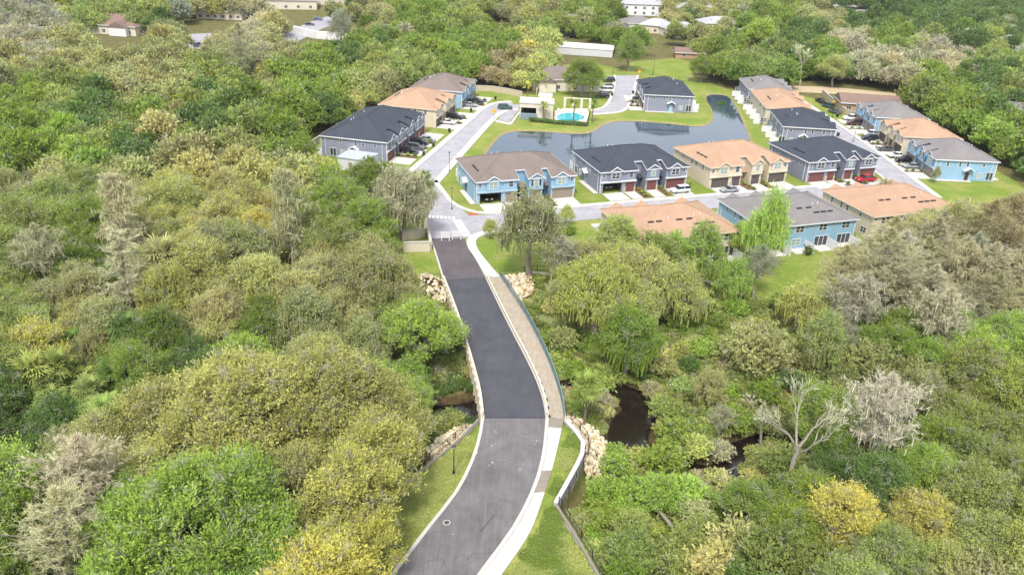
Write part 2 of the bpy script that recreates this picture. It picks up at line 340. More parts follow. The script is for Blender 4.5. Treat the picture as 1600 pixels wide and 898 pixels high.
c = mix(step(attr('shore'), .45, .8), c, ramp(noise(2), [(.3, rgb(140, 124, 84)), (.7, rgb(170, 156, 116))]))
c = mix(step(attr('mud'), .2, .7), c, ramp(noise(1.5), [(.3, rgb(56, 46, 32)), (.7, rgb(98, 86, 58))]))
mrr = N('ShaderNodeMapRange'); mrr.inputs[1].default_value = .3; mrr.inputs[2].default_value = .7; mrr.inputs[3].default_value = .78; mrr.inputs[4].default_value = 1.18; nt.links.new(noise(.9, 9, .75), mrr.inputs[0]); hsv = N('ShaderNodeHueSaturation'); nt.links.new(c, hsv.inputs['Color']); nt.links.new(mrr.outputs[0], hsv.inputs['Value']); c = hsv.outputs[0]
nt.links.new(c, B.inputs['Base Color'])
bp = N('ShaderNodeBump'); bp.inputs['Strength'].default_value = .6; bp.inputs['Distance'].default_value = .15; nt.links.new(noise(6, 6, .7), bp.inputs['Height']); nt.links.new(bp.outputs[0], B.inputs['Normal'])
me.materials.append(gm); g = link('ground', me); g['kind'] = 'structure'
# ------------------------------------------------------------------ water
def watermat(name, c, rough, bump, scale, c2=None):
    m = bpy.data.materials.new(name); m.use_nodes = True; t = m.node_tree; b = t.nodes['Principled BSDF']
    b.inputs['Base Color'].default_value = c; b.inputs['Roughness'].default_value = rough; b.inputs['IOR'].default_value = 1.33; b.inputs['Specular IOR Level'].default_value = 1.0
    tcn = t.nodes.new('ShaderNodeTexCoord'); n = t.nodes.new('ShaderNodeTexNoise'); n.inputs['Scale'].default_value = scale; n.inputs['Detail'].default_value = 3
    t.links.new(tcn.outputs['Object'], n.inputs['Vector']); p = t.nodes.new('ShaderNodeBump'); p.inputs['Strength'].default_value = bump; p.inputs['Distance'].default_value = .05
    t.links.new(n.outputs[0], p.inputs['Height']); t.links.new(p.outputs[0], b.inputs['Normal'])
    if c2:
        n2 = t.nodes.new('ShaderNodeTexNoise'); n2.inputs['Scale'].default_value = .16; n2.inputs['Detail'].default_value = 3; t.links.new(tcn.outputs['Object'], n2.inputs['Vector'])
        r = t.nodes.new('ShaderNodeValToRGB'); r.color_ramp.elements[0].position = .7; r.color_ramp.elements[1].position = .8; r.color_ramp.elements[0].color = c; r.color_ramp.elements[1].color = c2
        t.links.new(n2.outputs[0], r.inputs[0]); t.links.new(r.outputs[0], b.inputs['Base Color'])
    return m
pw = MB(); PX0 = [(-30, 185), (80, 185), (80, 300), (-30, 300)]; pw.face([(x, y, -.7) for x, y in PX0]); o = pw.build('pond_water', watermat('pond_water', rgb(62, 78, 92), .05, .12, 1.5)); o['kind'] = 'structure'
cw = MB(); wm = watermat('creek_water', (.012, .008, .007, 1), .1, .3, 2.5, (.10, .03, .008, 1))
for i in range(20): cw.face([(-90 + i * 12, 55, -3.62), (-78 + i * 12, 55, -3.62), (-78 + i * 12, 112, -3.62), (-90 + i * 12, 112, -3.62)])
o = cw.build('creek_water', wm); o['kind'] = 'structure'

# ------------------------------------------------------------------ roads
strip(ROAD_L, ROAD_R, .01, 80, M['asphalt'], 'lower_road')
strip(UP_L, UP_R, .01, 20, M['asphalt_mid'], 'upper_road')
# kerbs of the lower road
slabs('left_kerb', offset(ROAD_L, -.45), offset(ROAD_L, -.02), -.2, .12, 3.0, M['curb'], .015)
slabs('right_kerb', offset(ROAD_R, .02), offset(ROAD_R, .5), -.2, .12, 3.0, M['curb'], .015)
SW_L = offset(ROAD_R, .53)
SW_R = smooth(ats([(775, 910), (783, 898), (812, 858), (832, 826), (849, 776), (862, 737), (871, 700), (880, 660), (881, 655)]))
sl, sr = resample(SW_L, 200), resample(SW_R, 200)
pys = [to_px(*p)[1] for p in sl]
cut = [0] + [min(range(200), key=lambda i: abs(pys[i] - y)) for y in (770, 735, 668)] + [199]
sw = tag(link('sidewalk', None), kind='structure')
for k in range(4):
    a, b = cut[k], cut[k + 1]; slabs('s', sl[a:b + 1], sr[a:b + 1], -.2, .10, 1.6, M['damp'] if k in (1, 3) else M['concrete'], .03, sw)
slabs('upper_left_kerb', offset(ats([(695, 438), (686, 408), (676, 377)]), -.35), offset(ats([(695, 438), (686, 408), (676, 377)]), -.02), -.2, .12, 3, M['curb'], .02)
# wide curved pavement after the bridge, up to the street
slabs('corner_sidewalk', smooth(ats([(759, 433), (742.5, 403), (731, 388), (728, 376), (732, 370), (745, 364), (770, 358), (800, 356), (850, 358)])), smooth(ats([(782, 433), (762, 410), (749, 394), (743, 382), (744, 374), (750, 369), (770, 364), (800, 361), (850, 363)])), -.2, .10, 1.8, M['concrete'], .03)
# streets of the estate
A0 = 19.5; ca, sa = math.cos(math.radians(A0)), math.sin(math.radians(A0))
def P(u, v): return (-8.9 + u * ca - v * sa, 171.1 + u * sa + v * ca)      # u along the front row, v behind it
junction = [*ats([(674, 373), (726, 372)]), P(2, -14.2), P(20, -14.2), P(20, -6.7), P(3, -6.7), P(-3.5, -6.0), *ats([(690, 300), (674, 284), (647, 268), (640, 300), (655, 330), (665, 350)])]
poly_sheet('junction', junction, .006, M['street'])
strip([P(20, -14.2), P(104, -14.2)], [P(20, -6.7), P(104, -6.7)], .008, 20, M['street'], 'cross_street')
LS_L = smooth(ats([(646, 269), (700, 222), (740, 187), (758, 170), (778, 161), (800, 160)])); LS_R = smooth(ats([(675, 285), (715, 240), (745, 207), (767, 184), (783, 172), (806, 170)]))
strip(LS_L, LS_R, .008, 40, M['street'], 'left_street')
slabs('left_street_sidewalk', offset(LS_R, .1), offset(LS_R, 1.9), -.2, .1, 2.0, M['concrete'], .03)
slabs('left_street_drive_walk', offset(LS_L, -1.8), offset(LS_L, -.1), -.2, .1, 2.0, M['concrete'], .03)
RS = [(97.0, 190), (96.6, 240), (94.6, 275), (92.4, 302)]; RSR = [(104, 190), (103.6, 240), (101.6, 275), (99.4, 302)]
strip(smooth(RS), smooth(RSR), .012, 30, M['street'], 'right_street')
slabs('right_street_sidewalk', offset(smooth(RSR), .1), offset(smooth(RSR), 1.7), -.2, .1, 2.0, M['concrete'], .03)
slabs('right_street_kerb', offset(smooth(RS), -.7), offset(smooth(RS), -.1), -.2, .1, 3.0, M['concrete'], .03)
US_L = smooth(ats([(925, 174), (948, 169), (956, 158), (962, 140), (963, 118)])); US_R = smooth(ats([(925, 178), (960, 176), (977, 171), (986, 150), (994, 118)]))
strip(US_L, US_R, .008, 30, M['street'], 'upper_street')
slabs('upper_street_walk', offset(US_R, .1), offset(US_R, 1.3), -.2, .1, 2.0, M['concrete'], .03)
slabs('upper_street_left_walk', offset(US_L, -1.3), offset(US_L, -.1), -.2, .1, 2.0, M['concrete'], .03)
poly_sheet('visitor_parking', ats([(778, 188), (792, 165), (812, 163), (811, 172), (796, 191)]), .014, M['street'])
slabs('parking_kerb', ats([(774, 188), (797, 193), (813, 172)]), ats([(774, 190.5), (799, 195.5), (816, 172)]), -.2, .13, 2.5, M['concrete'], .02)
# pavement along the front row and the sidewalk between junction and lawn
slabs('row_sidewalk', [P(2.5, -6.6), P(100, -6.6)], [P(2.5, -5.1), P(100, -5.1)], -.2, .1, 2.0, M['concrete'], .03)
slabs('junction_kerb', smooth(ats([(676, 285), (690, 300), (704, 320)]) + [P(-2, -5.2), P(2.5, -6.6)]), smooth(ats([(682, 281), (697, 300), (710, 318)]) + [P(-1.5, -4.4), P(2.5, -5.1)]), -.2, .1, 1.8, M['concrete'], .03)
slabs('red_ramp', [P(-3.4, -5.7), P(-1.6, -6.35)], [P(-3.0, -4.8), P(-1.4, -5.5)], 0, .112, 1.0, M['red'], .03)
# white zebra bars and stop squares: painted marks, one thin sheet each
zr = tag(link('crosswalk_marking', None), kind='structure')
a, b = at(714, 344), at(729, 368)
for k in range(11):
    t = k / 10; x, y = a[0] + (b[0] - a[0]) * t, a[1] + (b[1] - a[1]) * t
    MB().face([(x - .95, y - .2, .02), (x + .95, y - .06, .02), (x + .95, y + .32, .02), (x - .95, y + .18, .02)]).build('stripe', M['white'], zr)
zr = tag(link('stop_marking', None), kind='structure')
for k in range(7):
    x, y = at(671 + 6.3 * k, 338.5 + .3 * k); MB().box(x - .27, x + .27, y - .55, y + .55, .012, .02).build('mark', M['white'], zr)
# paint and wear marks on the lower road
mk = tag(link('road_markings', None), kind='structure')
for x, y, r in ((768, 696, .35), (773, 692, .2), (775, 676, .25), (773, 673, .2), (769, 722, .4), (764, 727, .22), (708, 834, .2), (706, 838, .12), (838, 688, .25), (836, 694, .2), (787, 560, .12), (790, 638, .15), (808, 640, .15)):
    cx, cy = at(x, y); n = 9; r *= .55; MB().face([(cx + r * random.uniform(.3, 1) * math.cos(2 * math.pi * i / n), cy + r * random.uniform(.3, 1) * math.sin(2 * math.pi * i / n), .018) for i in range(n)]).build('spot', M['curb'], mk)
cx, cy = at(741, 714); MB().face([(cx - .35, cy - .9, .018), (cx - .28, cy - .9, .018), (cx + .4, cy + 1.1, .018), (cx + .3, cy + 1.1, .018)]).build('spot', M['white'], mk)
cx, cy = at(761, 819); MB().face([(cx - .8, cy - 1.2, .018), (cx - .6, cy - 1.25, .018), (cx + .8, cy + 1.5, .018), (cx + .65, cy + 1.55, .018)]).build('tar_line', M['asphalt_dark'], mk)
for pts in ([(757, 652.5), (852, 652.5)], [(695, 438), (758, 434)]):
    a, b = ats(pts); MB().bar((*a, .035), (*b, .035), .16, .012).build('expansion_joint', M['black'], mk)
for k in range(16):      # sealed cracks wander across the lower and upper road
    t0 = random.uniform(.05, .9); src = resample(ROAD_L, 100), resample(ROAD_R, 100); i = int(t0 * 99); w = random.uniform(.1, .8); p = src[0][i] * (1 - w) + src[1][i] * w; a_ = random.uniform(0, 3.14); pts = [p]
    for _ in range(random.randint(4, 9)): a_ += random.gauss(0, .5); pts.append(pts[-1] + np.array([math.cos(a_), math.sin(a_)]) * .45)
    m_ = MB()
    for q, r_ in zip(pts, pts[1:]): m_.bar((*q, .016), (*r_, .016), .035, .008)
    m_.build('crack', M['asphalt_dark'], mk)
def manhole(px, py, r, label):
    x, y = at(px, py); t = thing('manhole_cover', label, 'manhole cover', (x, y, .015))
    mb = MB(); n = 20
    for i in range(n):
        a, b = 2 * math.pi * i / n, 2 * math.pi * (i + 1) / n
        mb.hexa([(r * math.cos(a), r * math.sin(a), 0), (r * math.cos(b), r * math.sin(b), 0), (1.35 * r * math.cos(b), 1.35 * r * math.sin(b), 0), (1.35 * r * math.cos(a), 1.35 * r * math.sin(a), 0)] + [(q * math.cos(w), q * math.sin(w), .02) for q, w in ((r, a), (r, b), (1.35 * r, b), (1.35 * r, a))])
    mb.build('ring', M['curb'], t); MB().tube([(0, 0, 0), (0, 0, .025)], r * .97, 20).build('lid', M['asphalt_dark'], t)
manhole(698, 816, .32, 'round manhole cover in a pale ring near the left kerb of the lower road')
manhole(812, 733, .16, 'small dark valve cover in the lower road beside the damp sidewalk panel')
manhole(712, 224, .35, 'dark manhole cover in the left street in front of the grey townhouses')
manhole(660, 276, .35, 'dark manhole cover where the left street meets the junction')

# ------------------------------------------------------------------ bridge
br = thing('bridge', 'low road bridge with dark asphalt deck and tan walkway over the creek', 'bridge', (0, 0, 0))
def pstrip(name, L, R, z0, z1, n, mt, par):
    A = resample(L, n); B_ = resample(R, n); mb = MB()
    for i in range(n - 1):
        mb.hexa([(*A[i], z0), (*A[i + 1], z0), (*B_[i + 1], z0), (*B_[i], z0), (*A[i], z1), (*A[i + 1], z1), (*B_[i + 1], z1), (*B_[i], z1)])
    return mb.build(name, mt, par)
pstrip('deck', DECK_L, DECK_R, -.55, .03, 40, M['asphalt_dark'], br)
pstrip('walkway', offset(DECK_R, .50), WALK_R, -.5, .10, 40, M['deckwalk'], br)
pstrip('edge_beam', offset(DECK_L, -.55), offset(DECK_L, -.003), -.75, .2, 40, M['beige_wood'], br)
pstrip('kerb_beam', offset(DECK_R, .003), offset(DECK_R, .497), -.5, .18, 40, M['curb'], br)
pstrip('outer_beam', offset(WALK_R, .003), offset(WALK_R, .3), -.75, .14, 40, M['beige_wood'], br)
def rail_line(pl, n, z): return [(p[0], p[1], z) for p in resample(pl, n)]
def rail(name, pts, w, h, mt, par):
    mb = MB()
    for a, b in zip(pts, pts[1:]): mb.bar(a, b, w, h, mt)
    return mb.build(name, mt, par)
rail('left_rail', rail_line(offset(DECK_L, -.28), 40, .95), .34, .14, M['beige_wood'], br)
rail('left_lower_rail', rail_line(offset(DECK_L, -.2), 40, .55), .12, .25, M['beige_wood'], br)
rail('right_rail', rail_line(offset(DECK_R, .22), 40, .85), .26, .12, M['beige_wood'], br)
rail('right_lower_rail', rail_line(offset(DECK_R, .26), 40, .5), .1, .22, M['beige_wood'], br)
lp = resample(offset(DECK_L, -.42), 23); dl = np.gradient(lp, axis=0); pm = None
for i, p in enumerate(lp):
    if pm is None: pm = MB().box(-.16, .16, -.16, .16, -2.9, .88).mesh('post', M['beige_wood'])
    o = link('post', pm, br, (p[0], p[1], 0), math.atan2(dl[i][1], dl[i][0]))
rp = resample(offset(DECK_R, .42), 23); pm = MB().box(-.1, .1, -.1, .1, .1, .95).mesh('post', M['beige_wood']); bm_ = MB().box(-.13, .13, -.13, .13, .1, .34).mesh('post_foot', M['black'])
for i, p in enumerate(rp): 
    o = link('post', pm, br, (p[0] - .08, p[1], 0)); link('post_foot', bm_, o, (.22, 0, 0))  # small black block on the walkway side of each post
wr = offset(WALK_R, .02)
rail('outer_top_rail', rail_line(wr, 44, 1.35), .14, .1, M['teal'], br); rail('outer_bottom_rail', rail_line(wr, 44, .2), .07, .07, M['teal'], br)
rail('outer_middle_rail', rail_line(wr, 44, .75), .05, .05, M['teal'], br)
q = resample(wr, 23); pm = MB().box(-.05, .05, -.05, .05, .1, 1.35).mesh('railing_post', M['teal'])
for p in q: link('railing_post', pm, br, (p[0], p[1], 0))
q = resample(wr, 300); mb = MB()
for p in q: mb.box(p[0] - .015, p[0] + .015, p[1] - .015, p[1] + .015, .2, 1.33)
o = mb.build('railing_pickets', M['mesh'], br); o['kind'] = 'stuff'
for t in (0.02, .25, .5, .75, .98):        # pile bents
    i = int(t * 60); A, B_ = resample(DECK_L, 61)[i], resample(WALK_R, 61)[i]
    mb = MB(); mb.bar((*A, -.85), (*B_, -.85), .5, .5)
    for k in np.linspace(.03, .97, 6): c_ = A + (B_ - A) * k; mb.tube([(*c_, -5), (*c_, -.8)], .2, 8)
    mb.build('pile_bent', M['beige_wood'], br)

# ------------------------------------------------------------------ retaining walls, caps and black fences
def wall(name, label, pl, ztop, zbot, w, mt, cap=None, step=2.4, cat='wall'):
    t = thing(name, label, cat); n = max(2, int(np.hypot(*np.diff(np.array(pl), axis=0).T).sum() / step) + 1)
    Q = resample(pl, n)
    zt = ztop if hasattr(ztop, '__len__') else [ztop] * n; zt = np.interp(np.linspace(0, 1, n), np.linspace(0, 1, len(zt)), zt)
    for i in range(n - 1):
        a, b = Vector((*Q[i], 0)), Vector((*Q[i + 1], 0)); d = (b - a).normalized(); nn_ = Vector((-d.y, d.x, 0)) * w / 2; a2 = a + d * .012; b2 = b - d * .012
        f = lambda p, z: (p.x, p.y, z)
        MB().hexa([f(a2 - nn_, zbot), f(b2 - nn_, zbot), f(b2 + nn_, zbot), f(a2 + nn_, zbot), f(a2 - nn_, zt[i]), f(b2 - nn_, zt[i + 1]), f(b2 + nn_, zt[i + 1]), f(a2 + nn_, zt[i])]).build('wall_panel', mt, t)
        if cap:
            n2 = nn_ * 1.35; MB().hexa([f(a2 - n2, zt[i] + .002), f(b2 - n2, zt[i + 1] + .002), f(b2 + n2, zt[i + 1] + .002), f(a2 + n2, zt[i] + .002), f(a2 - n2, zt[i] + .14), f(b2 - n2, zt[i + 1] + .14), f(b2 + n2, zt[i + 1] + .14), f(a2 + n2, zt[i] + .14)]).build('cap_stone', cap, t)
    return t
def fence(label, pl, h, z0=.05, step=2.4, pick=.3, mt='black', cat='fence'):
    t = thing('metal_fence', label, cat); L = np.hypot(*np.diff(np.array(pl), axis=0).T).sum(); n = max(2, int(L / step) + 1); Q = resample(pl, n)
    pm = MB().box(-.05, .05, -.05, .05, 0, h + .06).mesh('post', M[mt])
    for p in Q: link('post', pm, t, (p[0], p[1], z0))
    mb = MB()
    for a, b in zip(Q, Q[1:]): mb.bar((*a, z0 + h), (*b, z0 + h), .05, .05); mb.bar((*a, z0 + .18), (*b, z0 + .18), .05, .05)
    mb.build('rail', M[mt], t); mb = MB(); R = resample(pl, int(L / pick) + 1)
    for p in R: mb.box(p[0] - .012, p[0] + .012, p[1] - .012, p[1] + .012, z0 + .15, z0 + h)
    o = mb.build('pickets', M[mt], t); o['kind'] = 'stuff'; return t
wall('retaining_wall', 'tall pale concrete retaining wall along the lawn right of the sidewalk', smooth(ats([(884, 657), (914, 690), (910, 712), (868, 787)]), 1), [.05, .1, .1, .1], -5, .4, M['wallconc'], M['wallconc'])
wall('retaining_wall', 'low pale kerb wall running from the tall concrete wall to the bottom edge', ats([(868, 789), (896, 832), (938, 905)]), .1, -3.2, .22, M['wallconc'], M['damp'])
wall('retaining_wall', 'low pale capped wall between the left rock pile and the lamp post lawn', ats([(748, 656), (722, 684), (690, 710), (655, 738)]), .1, -3.2, .22, M['wallconc'], M['damp'])
wall('retaining_wall', 'short stretch of wall under the yellow-green oaks left of the lower road', ats([(655, 739), (600, 790), (520, 862), (490, 895)]), .05, -3.2, .35, M['wallconc'], M['curb'])
fence('black metal fence on the tall concrete wall right of the sidewalk', offset(smooth(ats([(884, 657), (914, 690), (910, 712), (868, 787)]), 1), -.75), 1.1)
fence('black metal fence on the low wall at the bottom right of the lawn', offset(ats([(868, 789), (896, 832), (938, 905)]), -.4), 1.1)
fence('black metal fence behind the lamp post on the left lawn', offset(ats([(748, 656), (722, 684), (690, 710), (655, 738)]), .5), 1.1)
fence('black metal fence half hidden by oaks near the bottom of the left lawn', offset(ats([(655, 739), (600, 790), (520, 862), (490, 895)]), .5), 1.1)
wall('retaining_wall', 'pale segmental wall above the right rock pile at the far end of the bridge', ats([(784, 434), (796, 438), (828, 426), (862, 428)]), [.05, .25, .1, -.2], -3.6, .4, M['wallconc'], M['curb'], 1.2)
wall('retaining_wall', 'long pale segmental wall behind the tan townhouse with white privacy screens', ats([(900, 430), (1010, 438), (1074, 433), (1105, 439), (1143, 451)]), [-.3, .0, .1, .1, -.5], -4, .4, M['wallconc'], M['curb'], 1.2)
wall('retaining_wall', 'wall end painted dark as shade, left of the far end of the bridge', ats([(660, 438), (692, 440)]), .0, -3.6, .4, M['mud'])  # dark brown panel colour stands in for the shade below the fence
fence('black metal fence on the lawn right of the far end of the bridge', ats([(781, 431), (797, 433), (828, 422), (862, 425)]), 1.1)
fence('black metal fence left of the far end of the bridge', ats([(661, 436), (688, 437)]), 1.1)
fence('black metal fence behind the tan townhouse on the long segmental wall', ats([(900, 427), (1010, 435), (1074, 430), (1105, 436), (1143, 447)]), 1.1)

# ------------------------------------------------------------------ rip-rap rocks
def rockmesh(seed):
    r = random.Random(seed); bm = bmesh.new(); bmesh.ops.create_icosphere(bm, subdivisions=1, radius=.5)
    sx, sy, sz = r.uniform(.8, 1.5), r.uniform(.6, 1), r.uniform(.45, .8)
    for v in bm.verts: k = r.uniform(.75, 1.15); v.co = Vector((v.co.x * sx * k, v.co.y * sy * k, v.co.z * sz * k))
    m = bpy.data.meshes.new('rock'); bm.to_mesh(m); bm.free(); return m
rm = mat('riprap', rgb(190, 174, 142), .95, .1, 1.4, .4, 6, color2=rgb(232, 224, 202))
rm2 = mat('riprap_ochre', rgb(170, 146, 104), .95, .1, 1.4, .4, 6, color2=rgb(206, 184, 144))
ROCKS = [rockmesh(i) for i in range(8)]
for i, r_ in enumerate(ROCKS): r_.materials.append(rm if i % 4 else rm2)
def rockpile(name_lbl, poly_px, n, s0, s1, z0=None, sing=True, zpx=-.8):
    poly = ats(poly_px, zpx); P_ = np.array(poly); (x0, y0), (x1, y1) = P_.min(0), P_.max(0); pts = []; tries = 0
    while len(pts) < n and tries < n * 60:
        tries += 1; x, y = random.uniform(x0, x1), random.uniform(y0, y1)
        if sdf(poly, np.array([x]), np.array([y]))[0] > 0 and all((x - a) ** 2 + (y - b) ** 2 > (s0 * .62) ** 2 for a, b in pts): pts.append((x, y))
    t = thing('rock_pile', name_lbl, 'rocks', (0, 0, 0)); sc_ = 0
    mound = sdf(poly, np.array([p[0] for p in pts]), np.array([p[1] for p in pts]))
    for (x, y), dd in zip(pts, mound):
        z = hz(x, y) + min(dd, 2) * .4 + .3; o = link('rock', random.choice(ROCKS), t, (x, y, z)); s_ = random.uniform(s0, s1); o.scale = (s_, s_, s_); o.rotation_euler = [random.uniform(0, 6.28) for _ in range(3)]
    return t
rockpile('pile of cream rocks against the outside of the tall concrete wall', [(882, 640), (904, 642), (932, 658), (951, 682), (952, 708), (936, 728), (917, 726), (914, 690)], 330, .6, 1.0)
rockpile('pile of cream rocks beyond the low capped wall left of the road', [(746, 650), (720, 650), (686, 668), (666, 692), (670, 706), (692, 702), (722, 680)], 190, .55, .95)
rockpile('pile of cream rocks below the pale wall at the far right end of the bridge', [(791, 440), (812, 437), (832, 437), (833, 455), (812, 469), (800, 458)], 170, .6, 1.1)
rockpile('pile of cream rocks and mud left of the far end of the bridge', [(648, 440), (662, 436), (690, 444), (700, 462), (696, 470), (670, 460)], 70, .6, 1.1)
# ------------------------------------------------------------------ lamp posts
def lamp_post(label, px_, py_, h, group=None):
    x, y = at(px_, py_); t = thing('lamp_post', label, 'lamp post', (x, y, 0), 0, group)
    MB().tube([(0, 0, 0), (0, 0, .35), (0, 0, .4), (0, 0, h - .5)], [.16, .15, .07, .055], 8).build('pole', M['black'], t)
    MB().tube([(0, 0, h - .5), (0, 0, h - .42), (0, 0, h - .05), (0, 0, h)], [.1, .17, .22, .05], 6).build('lantern', M['pale_glass'], t)
    MB().tube([(0, 0, h - .04), (0, 0, h + .05), (0, 0, h + .2)], [.28, .2, .02], 6).build('cap', M['black'], t)
lamp_post('black lamp post on the lawn left of the lower road', 709, 739, 4.2)
lamp_post('black lamp post on the lawn left of the blue corner townhouse', 706, 327, 5)
lamp_post('black lamp post beside the grey corner of the cross street', 802, 348, 5)
lamp_post('slim lamp post at the left street behind the blue townhouse', 702, 268, 5)
for q in ((1333, 222, 'nearer slim lamp post on the right street behind the grey townhouses'), (1300, 184, 'farther slim lamp post on the right street beside the grey townhouse')): lamp_post(q[2], q[0], q[1], 5.5)
for q in ((956, 137, 'white lamp post left of the upper street'), (1020, 118, 'tall white pole beyond the lone grey townhouse'),(886, 83, 'dark pole before the white roofed building')): lamp_post(q[2], q[0], q[1], 7)
# two striped barricades closing the road
for k, (x0, x1, y) in enumerate(((689, 703, 374), (706, 721, 372))):
    a, b = at(x0, y), at(x1, y); t = thing('barricade', ('left' if k == 0 else 'right') + ' white three-board road closed barricade at the end of the bridge road', 'barricade', ((a[0] + b[0]) / 2, (a[1] + b[1]) / 2, 0), math.atan2(b[1] - a[1], b[0] - a[0]))
    w = math.hypot(b[0] - a[0], b[1] - a[1]) / 2
    for j in range(3): MB().box(-w, w, -.04, .04, .35 + .5 * j, .62 + .5 * j).build('board', M['white'], t)
    for s in (-1, 1):
        MB().box(s * w * .85 - .05, s * w * .85 + .05, -.12, -.045, .06, 1.55).box(s * w * .85 - .06, s * w * .85 + .06, -.8, .8, 0, .06).build('leg', M['white'], t)
# beige entrance walls
wall('entrance_wall', 'beige stucco wall left of the road where the black asphalt ends', ats([(630, 393), (672, 392)]), 1.9, -.3, .4, M['beige_wood'], M['curb'], 12)
wall('entrance_wall', 'beige stucco return wall running back beside the junction', ats([(673, 391), (668, 364)]), 1.9, -.3, .4, M['beige_wood'], M['curb'], 12)
wall('entrance_wall', 'beige stucco wall behind the mossy oak at the junction', ats([(628, 375), (664, 370)]), 1.9, -.3, .4, M['beige_wood'], M['curb'], 12)
# ------------------------------------------------------------------ townhouse blocks
SLOPE = .40; EAVE = 5.5; OV = .45
WINM = {}
def window(par, x, z, w, h, face, yc, style='white', panes=(1, 2), glass='glass'):
    """face: 0 front(-y) 1 right(+x) 2 rear(+y) 3 left(-x); (x: along the wall, yc: wall plane)"""
    key = (round(w, 2), round(h, 2), style, panes, glass)
    if key not in WINM:
        fm = M['white'] if style == 'white' else WALL[style]
        f = MB(); t = .09; f.box(-w / 2 - t, w / 2 + t, -.07, .02, -h / 2 - t, -h / 2); f.box(-w / 2 - t, w / 2 + t, -.07, .02, h / 2, h / 2 + t)
        f.box(-w / 2 - t, -w / 2, -.07, .02, -h / 2, h / 2); f.box(w / 2, w / 2 + t, -.07, .02, -h / 2, h / 2)
        for i in range(1, panes[0]): xx = -w / 2 + w * i / panes[0]; f.box(xx - .05, xx + .05, -.06, 0, -h / 2, h / 2)
        for i in range(1, panes[1]): zz = -h / 2 + h * i / panes[1]; f.box(-w / 2, w / 2, -.055, 0, zz - .03, zz + .03)
        WINM[key] = (f.mesh('window', fm), MB().box(-w / 2, w / 2, -.03, -.01, -h / 2, h / 2).mesh('pane', M[glass]))
    a = (0, math.pi / 2, math.pi, -math.pi / 2)[face]
    loc = {0: (x, yc, z), 2: (x, yc, z), 1: (yc, x, z), 3: (yc, x, z)}[face]
    o = link('window', WINM[key][0], par, loc, a); link('pane', WINM[key][1], o); return o
SCH = {'blue': dict(wall='blue', roof='taupe', garage=rgb(150, 138, 124), trim='blue', door=rgb(70, 50, 48), fascia=rgb(226, 230, 236)),
       'grey': dict(wall='grey', roof='charcoal', garage=rgb(120, 76, 72), trim='white', door=rgb(150, 196, 206), fascia=rgb(232, 232, 236)),
       'tan': dict(wall='tan', roof='tan', garage=rgb(96, 88, 86), trim='tan', door=rgb(110, 80, 64), fascia=rgb(226, 214, 192))}
PAT = {30: [('w', 0, 6), ('r', 6, 8.2), ('b', 8.2, 11.6), ('s', 11.6, 14.2), ('r', 14.2, 16.6), ('b', 16.6, 20), ('r', 20, 22), ('b', 22, 25), ('w', 25, 30)],
       23: [('w', 0, 6.4), ('s', 6.4, 9.2), ('r', 9.2, 11.9), ('b', 11.9, 15.2), ('r', 15.2, 17.2), ('w', 17.2, 22.8)],
       17: [('w', 0, 5.8), ('r', 5.8, 7.8), ('b', 7.8, 11), ('r', 11, 12.2), ('w', 12.2, 17.2)]}
DRIVEWAYS = []
